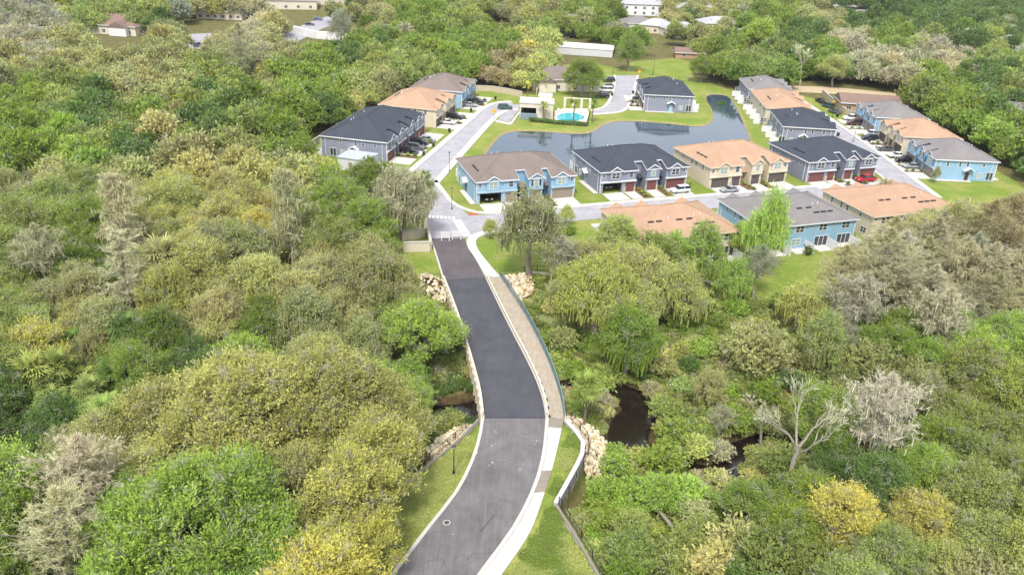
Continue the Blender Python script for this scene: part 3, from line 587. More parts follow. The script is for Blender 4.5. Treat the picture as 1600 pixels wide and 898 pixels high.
def townhouse(label, scheme, org, ang, W, D=17.0, roof=None, pat=None, open_bays=(), entry_end=None, rear=True, drive=5.0, vents='rear', rd=3.0, front=True):
    S = SCH[scheme]; WM = WALL[S['wall']]; RM = ROOF[roof or S['roof']]; pat = pat or PAT[min(PAT, key=lambda k: abs(k - W))]
    k_ = W / pat[-1][2]; pat = [(t, a * k_, b * k_) for t, a, b in pat]
    T = thing('townhouse', label, 'townhouse', (org[0], org[1], 0), math.radians(ang), 'rows of two-storey townhouses')
    gm_ = mat('garage_' + scheme, S['garage'], .6, .08, 1); fm = mat('fascia_' + scheme, S['fascia'], .6, .04, 1); dm = mat('door_' + scheme, S['door'], .5, .05, 1)
    trim = M['white'] if S['trim'] == 'white' else (fm if scheme == 'tan' else mat('trim_blue', rgb(176, 196, 214), .6, .04, 1))
    zr = lambda x, y: EAVE + SLOPE * min(x + OV, W + OV - x, y + OV, D + OV - y)
    # walls
    w = MB(); ys = [rd if t == 'r' else 0 for t, a, b in pat]
    for i, (t, a, b) in enumerate(pat):
        y = ys[i]; z1 = min(zr((a + b) / 2, y) - .22, EAVE + SLOPE * (y + OV) - .22)
        if t in 'wsb':
            gw = {'w': 4.9, 's': 2.4, 'b': 2.4}[t] * k_; c0 = (a + b) / 2; g0, g1 = c0 - gw / 2, c0 + gw / 2
            w.box(a, g0, y, y + .25, 0, 2.45).box(g1, b, y, y + .25, 0, 2.45).box(a, b, y, y + .25, 2.45, z1)
        else:
            w.box(a, b, y, y + .25, 0, z1)
        if i:
            if ys[i - 1] < y: xx0, xx1, z2 = a - .25, a - .002, zr(a, 0)
            elif ys[i - 1] > y: xx0, xx1 = a + .002, a + .25
            if ys[i - 1] != y:
                zb = EAVE + SLOPE * OV - .24; zt = EAVE + SLOPE * (rd + OV) - .24
                w.hexa([(xx0, .26, 0), (xx1, .26, 0), (xx1, rd, 0), (xx0, rd, 0), (xx0, .26, zb), (xx1, .26, zb), (xx1, rd, zt), (xx0, rd, zt)])
    zt = EAVE - .03
    w.box(0, .25, .255, D - .255, 0, zt).box(W - .25, W, .255, D - .255, 0, zt).box(0, W, D - .25, D, 0, zt)
    w.build('wall', WM, T)
    # roof
    h = (D + 2 * OV) / 2; top = []; x0, x1, y0, y1 = -OV, W + OV, -OV, D + OV; zf = lambda y: EAVE + SLOPE * (y + OV)
    if W + 2 * OV >= D + 2 * OV: ra, rb = (x0 + h, D / 2, EAVE + SLOPE * h), (x1 - h, D / 2, EAVE + SLOPE * h)
    else: h2 = (W + 2 * OV) / 2; ra, rb = (W / 2, y0 + h2, EAVE + SLOPE * h2), (W / 2, y1 - h2, EAVE + SLOPE * h2)
    front_e = [(x0, y0)]
    for i, (t, a, b) in enumerate(pat):
        if t == 'r': front_e += [(a + OV * .7, y0), (a + OV * .7, rd - OV), (b - OV * .7, rd - OV), (b - OV * .7, y0)]
    front_e.append((x1, y0)); th = .2
    wide = W >= D
    fr = [(x, y, zf(y)) for x, y in front_e] + ([rb, ra] if wide else [ra])
    rr = [(x1, y1, EAVE), (x0, y1, EAVE)] + ([ra, rb] if wide else [rb])
    ends = [[(x0, y1, EAVE), (x0, y0, EAVE)] + ([ra] if wide else [ra, rb]), [(x1, y0, EAVE), (x1, y1, EAVE)] + ([rb] if wide else [rb, ra])]
    r = MB()
    for pg in (fr, rr, *ends): r.face(pg); r.face([(x, y, z - th) for x, y, z in pg][::-1])
    R = r.build('roof', RM, T, fix=False)
    f = MB()
    edge = [(x, y, zf(y)) for x, y in front_e]; outl = edge + [(x1, y1, EAVE), (x0, y1, EAVE), edge[0]]
    for a, b in zip(outl, outl[1:]):
        if vents == 'rear2' and min(a[1], b[1]) > y0 - .1 and max(a[1], b[1]) > y0 + .1 and x0 + .1 < a[0] < x1 - .1 and x0 + .1 < b[0] < x1 - .1: continue
        a, b = Vector(a), Vector(b); d = (b - a); dn = Vector((d.y, -d.x, 0)).normalized() * .03; e1 = Vector((0, 0, .015)); e0 = Vector((0, 0, -.24))
        f.hexa([a + e0, b + e0, b + e0 + dn, a + e0 + dn, a + e1, b + e1, b + e1 + dn, a + e1 + dn])
    f.build('fascia', fm, R)
    rc = MB()
    def cap(a, b): a, b = Vector(a), Vector(b); rc.bar(a + Vector((0, 0, .03)), b + Vector((0, 0, .03)), .28, .06)
    cap(ra, rb)
    for c_ in ((x0, y0, EAVE), (x0, y1, EAVE)): cap(c_, ra if wide else (ra if c_[1] == y0 else rb))
    for c_ in ((x1, y0, EAVE), (x1, y1, EAVE)): cap(c_, rb if wide else (ra if c_[1] == y0 else rb))
    rc.build('ridge_cap', RM, R)
    # vents and pipes
    vm = MB().box(-.62, .62, -.2, .2, 0, .16).mesh('roof_vent', M['black']); pm_ = MB().tube([(0, 0, -.1), (0, 0, .5)], .09, 6).mesh('vent_pipe', M['white'])
    def onroof(x, y, me_, nm, rot=0): link(nm, me_, R, (x, y, zr(x, y) + .03), rot)
    for q in (5.2, 6.9, 8.6) if vents != 'none' else (): onroof(1.6 if vents == 'side' else q if vents == 'rear' else q + 2, q if vents == 'side' else D - 2.4, vm, 'roof_vent', math.pi / 2 if vents == 'side' else 0)
    if vents == 'side':
        pass
    for q in (.42, .52, .72, .8) if vents == 'rear' else (): onroof(W * q, D - 3.9, vm, 'roof_vent')
    for q in (.3, .36, .62): onroof(W * q, D - 5.0 + q, pm_, 'vent_pipe')
    # fronts
    for i, (t, a, b) in enumerate(pat):
        if not front: break
        c0 = (a + b) / 2; y = ys[i]
        if t in 'wsb':
            gw = {'w': 4.9, 's': 2.4, 'b': 2.4}[t] * k_
            if i in open_bays:
                MB().box(c0 - gw / 2 - .1, c0 + gw / 2 + .1, 6.0, 6.1, 0, 2.5).box(c0 - gw / 2 - .2, c0 - gw / 2 - .1, .26, 6, 0, 2.5).box(c0 + gw / 2 + .1, c0 + gw / 2 + .2, .26, 6, 0, 2.5).box(c0 - gw / 2 - .1, c0 + gw / 2 + .1, .26, 6, 2.5, 2.6).build('garage_interior', M['asphalt_mid'], T)  # dark wall colour carries the shade inside the open garage
            else:
                gd = MB(); n_ = 4
                for k in range(n_): gd.box(c0 - gw / 2, c0 + gw / 2, .12, .17, k * 2.45 / n_ + .012, (k + 1) * 2.45 / n_ - .012)
                gd.box(c0 - gw / 2, c0 + gw / 2, .16, .2, 0, 2.45); gd.build('garage_door', gm_, T)
            MB().box(a - .05, b + .05, -.38, -.002, 2.75, 3.0).box(a - .05, b + .05, -.2, -.004, 2.6, 2.749).build('belt_trim', trim, T)
            for e in (a, b):
                s_ = .3; MB().box(e - (0 if e == a else s_ + .04) - .04 * (e == a), e + (s_ if e == a else .04), -.08, -.003, 0, 1.3).build('stone_base', mat('stone', rgb(196, 186, 172), .9, .25, 5, .5, 8), T)
            if t in 'wb':
                gc = c0 + (.5 if t == 'w' and i == 0 else (-.5 if t == 'w' else 0)); hw = 1.75 if t == 'w' else (b - a) / 2 + .15; zg = EAVE + .08; pk = zg + hw * .62; y_i = (pk - EAVE) / SLOPE - OV
                MB().face([(gc - hw, -.3, zg - .25), (gc + hw, -.3, zg - .25), (gc + hw, -.3, zg), (gc, -.3, pk - .05), (gc - hw, -.3, zg)]).box(gc - hw + .15, gc + hw - .15, -.29, -.004, 3.05, zg - .25).build('bay_wall', WM, T)
                g = MB()
                for s_ in (-1, 1):
                    A_ = (gc, -.62, pk); B_ = (gc + s_ * (hw + .3), -.62, pk - (hw + .3) * .62); yb = max((B_[2] - EAVE) / SLOPE - OV, -.5); C_ = (gc + s_ * (hw + .3), yb, B_[2]); D_ = (gc, y_i, pk)
                    g.hexa([tuple(np.array(q) - (0, 0, .12)) for q in (A_, B_, C_, D_)] + [A_, B_, C_, D_])
                g.build('gable_roof', RM, T); g = MB()
                for s_ in (-1, 1):
                    e = (gc + s_ * (hw + .3), -.64, pk - (hw + .3) * .62)
                    g.hexa([(gc, -.67, pk - .22), (e[0], -.67, e[2] - .22), (e[0], -.625, e[2] - .22), (gc, -.625, pk - .22), (gc, -.67, pk + .04), (e[0], -.67, e[2] + .04), (e[0], -.625, e[2] + .04), (gc, -.625, pk + .04)])
                g.build('gable_trim', fm, T)
                if t == 'w':
                    window(T, gc, 4.35, 1.9, 1.35, 0, -.29, 'white', (2, 2), 'glass' if scheme == 'grey' else 'pale_glass'); window(T, a + .8 if i == 0 else b - .8, 4.45, .6, .9, 0, 0, 'white', (1, 2))
                else:
                    window(T, gc, 4.35, 1.1, 1.35, 0, -.29, 'white', (1, 2), 'pale_glass')
                    if scheme in ('blue', 'grey'):
                        for s_ in (-1, 1): MB().box(gc + s_ * .98 - .2, gc + s_ * .98 + .2, -.34, -.291, 3.65, 5.05).build('shutter', M['black'] if scheme == 'blue' else mat('shutter_teal', rgb(120, 150, 160), .6, .1, 2), T)
            else: window(T, c0, 4.35, 1.0, 1.3, 0, 0, 'white', (1, 2))
        else:
            MB().box(c0 - .5, c0 + .5, rd - .06, rd - .003, .05, 2.2).build('door', dm, T)
            MB().hexa([(a + .05, rd - 1.6, 2.75), (b - .05, rd - 1.6, 2.75), (b - .05, rd - .01, 3.25), (a + .05, rd - .01, 3.25), (a + .05, rd - 1.6, 2.9), (b - .05, rd - 1.6, 2.9), (b - .05, rd - .01, 3.4), (a + .05, rd - .01, 3.4)]).build('porch_roof', RM, T)
    # ends
    for fc, yc in ((3, 0), (1, W)):
        for yy in (3.2, 6.4, 8.4, 12.6): window(T, yy, 4.35, .6 if yy != 12.6 else .6, 1.15 if yy < 12 else .6, fc, yc, 'white', (1, 2) if yy < 12 else (1, 1))
        if entry_end == ('L' if fc == 3 else 'R'):
            s_ = -1 if fc == 3 else 1; dx = lambda q: yc + s_ * q
            MB().box(min(dx(.003), dx(.07)), max(dx(.003), dx(.07)), 8.4, 9.4, .05, 2.25).build('door', dm, T)
            hd = MB()
            for q in (-1, 1): hd.hexa([(dx(.0), 8.9, 3.55 - .12), (dx(1.1), 8.9, 3.43), (dx(1.1), 8.9 + q * 1.4, 2.68), (dx(0), 8.9 + q * 1.4, 2.68), (dx(0), 8.9, 3.6), (dx(1.1), 8.9, 3.6), (dx(1.1), 8.9 + q * 1.4, 2.85), (dx(0), 8.9 + q * 1.4, 2.85)])
            hd.build('door_hood', fm, T); 
            window(T, 12.2, 1.5, 1.1, 1.2, fc, yc, 'white', (2, 2), 'pale_glass'); window(T, 14.8, 1.4, 1.6, 2.0, fc, yc, 'white', (2, 1))
            MB().box(min(dx(.05), dx(1.3)), max(dx(.05), dx(1.3)), .5, 10, 0, .07).build('end_path', M['concrete'], T)
        else: window(T, 14.4, 1.6, 1.6, 1.2, fc, yc, 'white', (2, 2))
    for cx_, cy_ in ((0, 0), (W, 0), (W, D), (0, D)):
        MB().box(cx_ - .07, cx_ + .07, cy_ - .07, cy_ + .07, .05, EAVE - .05).build('corner_trim', fm, T)
    for cx_, cy_ in ((-.12, 1.2), (W + .12, 1.2), (-.12, D - 1.2), (W + .12, D - 1.2)):
        MB().box(cx_ - .05, cx_ + .05, cy_ - .05, cy_ + .05, .1, EAVE - .1).build('downpipe', fm, T)
    # rear
    nu = max(2, int(round(W / 5.7)))
    for k in range(nu):
        c0 = W * (k + .5) / nu
        window(T, c0 - .4, 4.3, 1.9, 1.25, 2, D, 'white', (2, 2)); window(T, c0 + W / nu / 2 - .15 if k < nu - 1 else c0 + 2.2, 4.7, .45, .45, 2, D, 'white', (1, 1))
        sd_ = window(T, c0 - .5, 1.25, 3.2, 2.1, 2, D, 'white', (3, 1)) if k % 3 != 2 else window(T, c0, 1.5, 2.0, 1.3, 2, D, 'white', (2, 2), 'pale_glass')
        MB().box(c0 - 2, c0 + 1.4, D + .01, D + 2.6, -.1, .09).build('patio', M['concrete'], T)
        if rear and k < nu: MB().box(c0 - W / nu / 2 + .55, c0 - W / nu / 2 + .67, D + .02, D + 3.0, 0, 1.9).box(c0 - W / nu / 2 + .5, c0 - W / nu / 2 + .72, D + 3.0, D + 3.2, 0, 2.0).build('privacy_screen', M['white'], T)
    # driveways
    c_, s_ = math.cos(math.radians(ang)), math.sin(math.radians(ang)); tw = lambda x, y: (org[0] + x * c_ - y * s_, org[1] + x * s_ + y * c_)
    for i, (t, a, b) in enumerate(pat):
        if t in 'wsb' and drive:
            gw = {'w': 5.2, 's': 2.8, 'b': 2.9}[t] * k_; c0 = (a + b) / 2
            g_ = tag(link('driveway', None), kind='structure')
            for j in range(2):
                ya, yb = -.05 - j * drive / 2, -.05 - (j + 1) * drive / 2 + .03
                q = [tw(c0 - gw / 2, yb), tw(c0 + gw / 2, yb), tw(c0 + gw / 2, ya), tw(c0 - gw / 2, ya)]
                MB().hexa([(x, y, -.2) for x, y in q] + [(x, y, .07) for x, y in q]).build('slab', M['concrete'], g_)
            DRIVEWAYS.append((tw, c0, t, i))
        elif drive:
            # planting strip of mulch with small shrubs
            q = [tw(a + .2, -drive + .4), tw(b - .2, -drive + .4), tw(b - .2, rd - .1), tw(a + .2, rd - .1)]
            poly_sheet('planting_bed', q, .03, mat('mulch', rgb(120, 92, 70), .95, .3, 4))
            BEDS.append((tw, (a + b) / 2, drive))
    return T
BEDS = []
townhouse('blue townhouse with taupe roof at the road junction, one garage open', 'blue', P(0, 0), A0, 23.8, open_bays=(0,), entry_end='L', vents='side')
townhouse('grey townhouse with charcoal roof and an open garage, right of the blue corner house', 'grey', (19.9, 181.8), A0, 23, open_bays=(0,), entry_end='L', vents='side')
townhouse('tan townhouse with orange-tan roof in the middle of the row by the pond', 'tan', (47.3, 189.3), A0 + 2, 23, vents='side')
townhouse('grey townhouse with charcoal roof at the right end of the pond row', 'grey', (73.9, 197.3), A0, 21.5, vents='side', drive=5)
r20 = math.radians(A0)
def rearblock(SW, W, D=17.0):      # row facing the cross street, seen from behind: origin is its north-east corner
    ang = A0 + 180; x = (SW[0] + W * math.cos(r20), SW[1] + W * math.sin(r20)); return (x[0] - D * math.sin(r20), x[1] + D * math.cos(r20)), ang
for lab, schm, SW, W, rf in (('tan townhouse with orange-tan roof nearest the bridge, rear half hidden by trees', 'tan', (23.6, 141.4), 22.5, None), ('blue townhouse with brown-grey roof and rear sliding doors facing the green lawn', 'blue', (50.1, 150.8), 22.8, 'warmgrey'), ('tan townhouse with orange-tan roof behind the reddish tree at the right', 'tan', (76.0, 160.2), 22.8, None)):
    org, ang = rearblock(SW, W, 16.5); townhouse(lab, schm, org, ang, W, 16.5, roof=rf, drive=5.5)
townhouse('long grey townhouse with charcoal roof at the near end of the left street', 'grey', (-33.5, 198.3), 78, 30, 18, entry_end='L', vents='rear2', drive=6)
townhouse('tan townhouse with orange-tan roof in the middle of the left street', 'tan', (-24.6, 233), 78, 20, 17.5, vents='rear2', drive=6, pat=PAT[17])
townhouse('blue townhouse with taupe roof at the far end of the left street', 'blue', (-18.8, 257), 79, 18, 17, vents='rear2', drive=6, pat=PAT[17])
for lab, schm, y0, rf in (('blue townhouse with grey roof nearest on the right street, entry door in its end wall', 'blue', 205.0, 'warmgrey'), ('tan townhouse with orange-tan roof between the two blue ones on the right', 'tan', 226.2, None), ('blue townhouse with grey roof farthest on the right street', 'blue', 247.8, 'warmgrey')):
    townhouse(lab, schm, (109.8 + (y0 - 205) * .02, y0 + 17.2), -90.5, 17.2, 16, roof=rf, entry_end='R' if y0 == 205 else None, drive=5.5, vents='rear2')
townhouse('grey townhouse with charcoal roof behind the pond row, rear screens facing the lawn', 'grey', (92.0, 230.8), 86, 19, 14.8, entry_end='L', drive=3.6, vents='rear2', pat=PAT[17])
townhouse('tan townhouse with orange-tan roof and white screens by the narrow arm of the pond', 'tan', (91.9, 253), 87, 24, 14, drive=3, vents='rear2', pat=PAT[23])
townhouse('grey-roofed pale townhouse at the far end of the pond arm', 'grey', (93.0, 279.5), 87, 17, 14, roof='warmgrey', drive=0, vents='rear2', pat=PAT[17])
townhouse('lone grey townhouse with charcoal roof across the pond beside the upper street', 'grey', (40.9, 286.5), -90, 21.5, 16, entry_end='R', drive=4.5, vents='rear2', pat=PAT[23])
# ------------------------------------------------------------------ foliage
def leafmat(name, src):
    m = bpy.data.materials.new(name); m.use_nodes = True; t = m.node_tree; t.nodes.clear()
    out = t.nodes.new('ShaderNodeOutputMaterial'); d = t.nodes.new('ShaderNodeBsdfDiffuse'); tr = t.nodes.new('ShaderNodeBsdfTranslucent'); mx = t.nodes.new('ShaderNodeMixShader'); mx.inputs[0].default_value = .34
    if src == 'obj': oi = t.nodes.new('ShaderNodeObjectInfo'); base = oi.outputs['Color']
    else: oi = t.nodes.new('ShaderNodeAttribute'); oi.attribute_type = 'INSTANCER'; oi.attribute_name = 'tint'; base = oi.outputs['Color']
    a = t.nodes.new('ShaderNodeAttribute'); a.attribute_name = 'v'
    mr = t.nodes.new('ShaderNodeMapRange'); mr.inputs[3].default_value = .66; mr.inputs[4].default_value = 1.32; t.links.new(a.outputs['Fac'], mr.inputs[0])
    hs = t.nodes.new('ShaderNodeHueSaturation'); hs.inputs['Saturation'].default_value = .95; t.links.new(base, hs.inputs['Color']); t.links.new(mr.outputs[0], hs.inputs['Value'])
    m2 = t.nodes.new('ShaderNodeMapRange'); m2.inputs[3].default_value = .490; m2.inputs[4].default_value = .522
    a2 = t.nodes.new('ShaderNodeAttribute'); a2.attribute_name = 'h'; t.links.new(a2.outputs['Fac'], m2.inputs[0]); t.links.new(m2.outputs[0], hs.inputs['Hue'])
    m3 = t.nodes.new('ShaderNodeMapRange'); m3.inputs[1].default_value = .8; m3.inputs[2].default_value = 1.0; m3.inputs[4].default_value = .85; t.links.new(a2.outputs['Fac'], m3.inputs[0])
    mg = t.nodes.new('ShaderNodeMix'); mg.data_type = 'RGBA'; mg.inputs[7].default_value = (.36, .34, .28, 1); t.links.new(m3.outputs[0], mg.inputs[0]); t.links.new(hs.outputs[0], mg.inputs[6])
    t.links.new(mg.outputs[2], d.inputs[0]); t.links.new(mg.outputs[2], tr.inputs[0]); t.links.new(d.outputs[0], mx.inputs[1]); t.links.new(tr.outputs[0], mx.inputs[2]); t.links.new(mx.outputs[0], out.inputs[0]); return m
LEAF = leafmat('foliage', 'obj'); LEAFI = leafmat('foliage_far', 'inst')
def quadmesh(name, C, U, V, vv, hh, mt, bend=None):
    """C centres, U and V half-edges (n,3)"""
    n = len(C); vs = np.stack([C - U - V, C + U - V, C + U + V, C - U + V], 1).reshape(-1, 3).astype(np.float32)
    me = bpy.data.meshes.new(name); me.vertices.add(4 * n); me.vertices.foreach_set('co', vs.ravel()); me.loops.add(4 * n); me.loops.foreach_set('vertex_index', np.arange(4 * n, dtype=np.int32))
    me.polygons.add(n); me.polygons.foreach_set('loop_start', np.arange(0, 4 * n, 4, dtype=np.int32)); me.update(calc_edges=True)
    for k, q in (('v', vv), ('h', hh)):
        a = me.attributes.new(k, 'FLOAT', 'FACE'); a.data.foreach_set('value', np.clip(q, 0, 1).astype(np.float32))
    me.materials.append(mt); return me
def rn(n): v = rng.normal(size=(n, 3)); return v / np.linalg.norm(v, axis=1)[:, None]
def unit(v): return v / (np.linalg.norm(v, axis=1)[:, None] + 1e-9)
def lobes_leaves(lobes, n, size, out=.55, upb=.35, aspect=1.0, vlobe=.5, elong=None):
    """scatter leaf faces over the shells of ellipsoid lobes (cx,cy,cz,rx,rz)"""
    L = np.array(lobes, float); w = L[:, 3] ** 2; idx = rng.choice(len(L), n, p=w / w.sum()); d = rn(n); d[:, 2] = np.where(d[:, 2] < -.25, -d[:, 2], d[:, 2])
    rad = rng.uniform(.62, 1.08, n) ** .6; rough = 1 + .14 * np.sin(d[:, 0] * 7 + idx) * np.sin(d[:, 1] * 8 + idx * 2) + .08 * np.sin(d[:, 2] * 13 + idx)
    C = L[idx, :3] + d * np.stack([L[idx, 3], L[idx, 3], L[idx, 4]], 1) * (rad * rough)[:, None]
    N_ = unit(d * out + rn(n) * (1 - out) * 1.1 + np.array([0, 0, upb])); t = unit(np.cross(N_, rn(n))); b = np.cross(N_, t)
    s = size * rng.uniform(.55, 1.35, n)[:, None] / 2; lv = rng.uniform(0, 1, len(L)); lh = rng.uniform(0, 1, len(L))
    v = vlobe * lv[idx] + (1 - vlobe) * rng.uniform(0, 1, n); h = .55 * lh[idx] + .35 * rng.uniform(0, 1, n); h = np.where(rng.uniform(0, 1, n) < .06, .97, np.minimum(h, .79))
    return C, t * s * aspect, b * s, v, h
def tufts(lobes, nt, per, size, sig=.32, upb=.3, inner=.45, vt=.5):
    """foliage as many small feathery sprays set round ellipsoid clumps"""
    L = np.array(lobes, float); w = L[:, 3] ** 1.7; k = rng.choice(len(L), nt, p=w / w.sum()); d = rn(nt); d[:, 2] = np.where(d[:, 2] < -.3, -d[:, 2], d[:, 2])
    rad = rng.uniform(inner, 1.12, nt) + np.abs(rng.normal(0, .12, nt)); T = L[k, :3] + d * np.stack([L[k, 3], L[k, 3], L[k, 4]], 1) * rad[:, None]
    axis = unit(d + np.array([0, 0, .5]) + rn(nt) * .5); n = nt * per; ti = np.repeat(np.arange(nt), per); s_ = sig * rng.uniform(.6, 1.5, nt)[ti]
    C = T[ti] + rng.normal(size=(n, 3)) * s_[:, None] * .6 + axis[ti] * (rng.normal(size=n) * s_ * 1.3)[:, None]
    N_ = unit(d[ti] * .3 + rn(n) + np.array([0, 0, upb])); t = unit(np.cross(N_, rn(n))); b = np.cross(N_, t); q = size * rng.uniform(.55, 1.4, n)[:, None] / 2
    lv = rng.uniform(0, 1, len(L)); lh = rng.uniform(0, 1, len(L)); tv = rng.uniform(0, 1, nt); th = rng.uniform(0, 1, nt)
    v = .35 * lv[k][ti] + .5 * tv[ti] + .15 * rng.uniform(0, 1, n); h = .35 * lh[k][ti] + .25 * th[ti] + .25 * rng.uniform(0, 1, n); h = np.where(th[ti] > .93, .95, np.minimum(h, .79))
    V_ = unit(axis[ti] * 1.1 + rn(n) * .9); U_ = unit(np.cross(V_, N_)); return C, U_ * q * .62, V_ * q * 1.5, v, h
def cat_(parts): return [np.concatenate(x) for x in zip(*parts)]
def limb(mb, a, b, r0, r1, kink=.12, seg=4, sides=5):
    a = np.array(a, float); b = np.array(b, float); L = np.linalg.norm(b - a); pts = [a + (b - a) * t + (rng.normal(size=3) * L * kink * math.sin(math.pi * t) if 0 < t < 1 else 0) for t in np.linspace(0, 1, seg)]
    mb.tube(pts, list(np.linspace(r0, r1, seg)), sides, cap=False); return pts
TREES = {}
def reg(kind, trunk, crown, extra=None, h=10, r=5): TREES.setdefault(kind, []).append(dict(trunk=trunk, crown=crown, extra=extra, h=h, r=r))
def twg(C, n):
    a, b, c, v, h = twigs(C[rng.choice(len(C), 120)] * .98, n, 1.0, .03); return a, b, c, v, np.ones(n)
def make_oak(kind, R, H, nl, n, size, moss=0, flat=.62, trunkh=.35, jz=.9):
    """broad crown of many rounded clumps carried on spreading limbs"""
    lobes = []; 
    for i in range(nl):
        ph = i * 2.39996 + rng.uniform(-.3, .3); q = math.sqrt((i + .5) / nl); rr = R * q * .86; cz = H * (1 - .5 * q ** 2.2 * flat) - R * .22 + rng.uniform(-.9, .5)
        lr = R * rng.uniform(.15, .36) * (1.1 - .25 * q) * (30 / nl) ** .2; lobes.append((rr * math.cos(ph) * rng.uniform(.75, 1.15), rr * math.sin(ph) * rng.uniform(.75, 1.15), cz + rng.uniform(-jz, jz) - lr * .4, lr, lr * rng.uniform(.65, .95)))
    for i in range(max(3, nl // 3)):            # lower skirt
        ph = rng.uniform(0, 6.28); rr = R * rng.uniform(.5, .95); lr = R * rng.uniform(.18, .28); lobes.append((rr * math.cos(ph), rr * math.sin(ph), H * rng.uniform(.38, .6), lr, lr * .8))
    per = 16 if size < .4 else 7; C, U, V, v, h = tufts(lobes, int(n * (1.45 if size < .4 else 1)) // per, per, size * (.68 if size < .4 else 1), .30 if size < .4 else .5)
    parts = [(C, U, V, v, h), twg(C, n // 10)]
    if moss:
        k = rng.choice(len(C), moss); c = C[k] - np.array([0, 0, .6]); ln = rng.uniform(.5, 1.6, moss); a = rng.uniform(0, 6.28, moss)
        parts.append((c - np.array([0, 0, 1]) * ln[:, None] * .6, np.stack([np.cos(a), np.sin(a), 0 * a], 1) * .09, np.stack([.1 * np.cos(a + 1), .1 * np.sin(a), -ln * .7], 1), np.full(moss, .45), np.full(moss, .0)))
    cr = quadmesh('crown', *cat_(parts), LEAF)
    tm = MB(); fork = (rng.normal() * .4, rng.normal() * .4, H * trunkh); limb(tm, (0, 0, -.6), fork, R * .075 + .1, R * .055, .05, 4, 7)
    for i in rng.choice(len(lobes), min(len(lobes), 14), replace=False):
        l = lobes[i]; mid = (np.array(fork) + np.array(l[:3])) / 2 + np.array([0, 0, .3]); p = limb(tm, fork, mid, R * .035, R * .022, .1); limb(tm, p[-1], l[:3], R * .022, .03, .12); 
        for _ in range(3): limb(tm, np.array(l[:3]), np.array(l[:3]) + rn(1)[0] * l[3] * 1.1, .035, .01, .15, 3, 4)
    reg(kind, tm.mesh('trunk', M['oakbark']), cr, None, H, R)
def twigs(base_pts, n, ln, w, spread=.8, upb=.1, droop=0, dirs=None):
    k = rng.integers(0, len(base_pts), n); P0 = np.array(base_pts)[k]; d = unit((rn(n) * spread if dirs is None else rn(n) * .75 * np.array([1, 1, .6]) + np.array(dirs)[k]) + np.array([0, 0, upb]))
    d[:, 2] -= droop; L = ln * rng.uniform(.4, 1.2, n)[:, None]; t = unit(np.cross(d, rn(n)))
    return P0 + d * L / 2 + rn(n) * ln * (.35 if dirs is None else .12), t * w, d * L / 2, rng.uniform(0, 1, n), rng.uniform(.3, .7, n)
def make_bare(kind, R, H, nb, ntw, conic=True, ln=.9, w=.035, leaf=0, moss=0, tiers=.35, barkm='palebark'):
    """leafless tree: straight trunk, tiered branches and a haze of fine twigs"""
    tm = MB(); lean = np.array([rng.normal() * .5, rng.normal() * .5, 0]); top = np.array([0, 0, H]) + lean; base = np.array([0, 0, -.6]); limb(tm, base, top, R * .06 + .12, .04, .02, 7, 7); pts = []; dirs = []
    for i in range(nb):
        t = tiers + (1 - tiers) * (i + .5) / nb; p = base + (top - base) * t; rr = R * (((1.08 - t) / (1.08 - tiers)) ** .5 * (.75 + .25 * math.sin(i * 1.9)) if conic else math.sin(math.pi * min(1, (t - tiers) / (1 - tiers) * .8 + .25))) * rng.uniform(.65, 1.1)
        a = i * 2.4 + rng.uniform(-.4, .4); q = p + np.array([math.cos(a) * rr, math.sin(a) * rr, rr * rng.uniform(.05, .5)]); pp = limb(tm, p, q, .07 + R * .009, .02, .07, 5, 4)
        for s in range(1, 5):
            for _ in range(3):
                e = pp[s] + ((pp[s] - pp[s - 1]) / (np.linalg.norm(pp[s] - pp[s - 1]) + 1e-6) * .7 + rn(1)[0] * np.array([1, 1, .45])) * rr * .3; limb(tm, pp[s], e, .03, .012, .1, 3, 3); dd = (e - pp[s]) / (np.linalg.norm(e - pp[s]) + 1e-6); pts += [pp[s], (pp[s] + e) / 2, e]; dirs += [dd, dd, dd]
    parts = [twigs(pts, int(ntw * .33), ln, w, dirs=dirs)]
    if moss: parts.append(twigs(pts, moss, 1.1, .05, .3, -1.0))
    if leaf: c = np.array(pts); parts.append(lobes_leaves([(x, y, z, .5, .4) for x, y, z in c[rng.choice(len(c), 60)]], leaf, .25, vlobe=.3))
    reg(kind, tm.mesh('trunk', M[barkm]), quadmesh('twigs', *cat_(parts), LEAF), None, H, R)
def make_snag(kind, R, H, ntw=500):
    tm = MB(); pts = []; dirs = []; base = np.array([0, 0, -.8]); f = np.array([H * .09, 0, H * .52]); limb(tm, base, f, .40, .27, .012, 6, 8)
    def grow(p, d, L, r, dep):
        q = p + d * L; pp = limb(tm, p, q, r, r * .62, .05, 4, 6); pts.append(pp[2]); dirs.append(d)
        if dep == 0: pts.append(q); dirs.append(d); return
        for _ in range(3 if dep > 1 else 2):
            nd = unit((d + rn(1)[0] * np.array([.75, .75, .45]) + np.array([0, 0, .18]))[None])[0]; grow(q, nd, L * rng.uniform(.5, .72), r * .56, dep - 1)
    for k in range(4):
        a = k * 1.6 + rng.uniform(-.3, .3); grow(f - np.array([0, 0, .4 * k]), unit(np.array([[math.cos(a) * .75, math.sin(a) * .75, 1.0]]))[0], H * rng.uniform(.15, .24), .19, 3)
    reg(kind, tm.mesh('trunk', M['palebark']), quadmesh('twigs', *twigs(pts, ntw, .8, .025, dirs=dirs), LEAF), None, H, R)
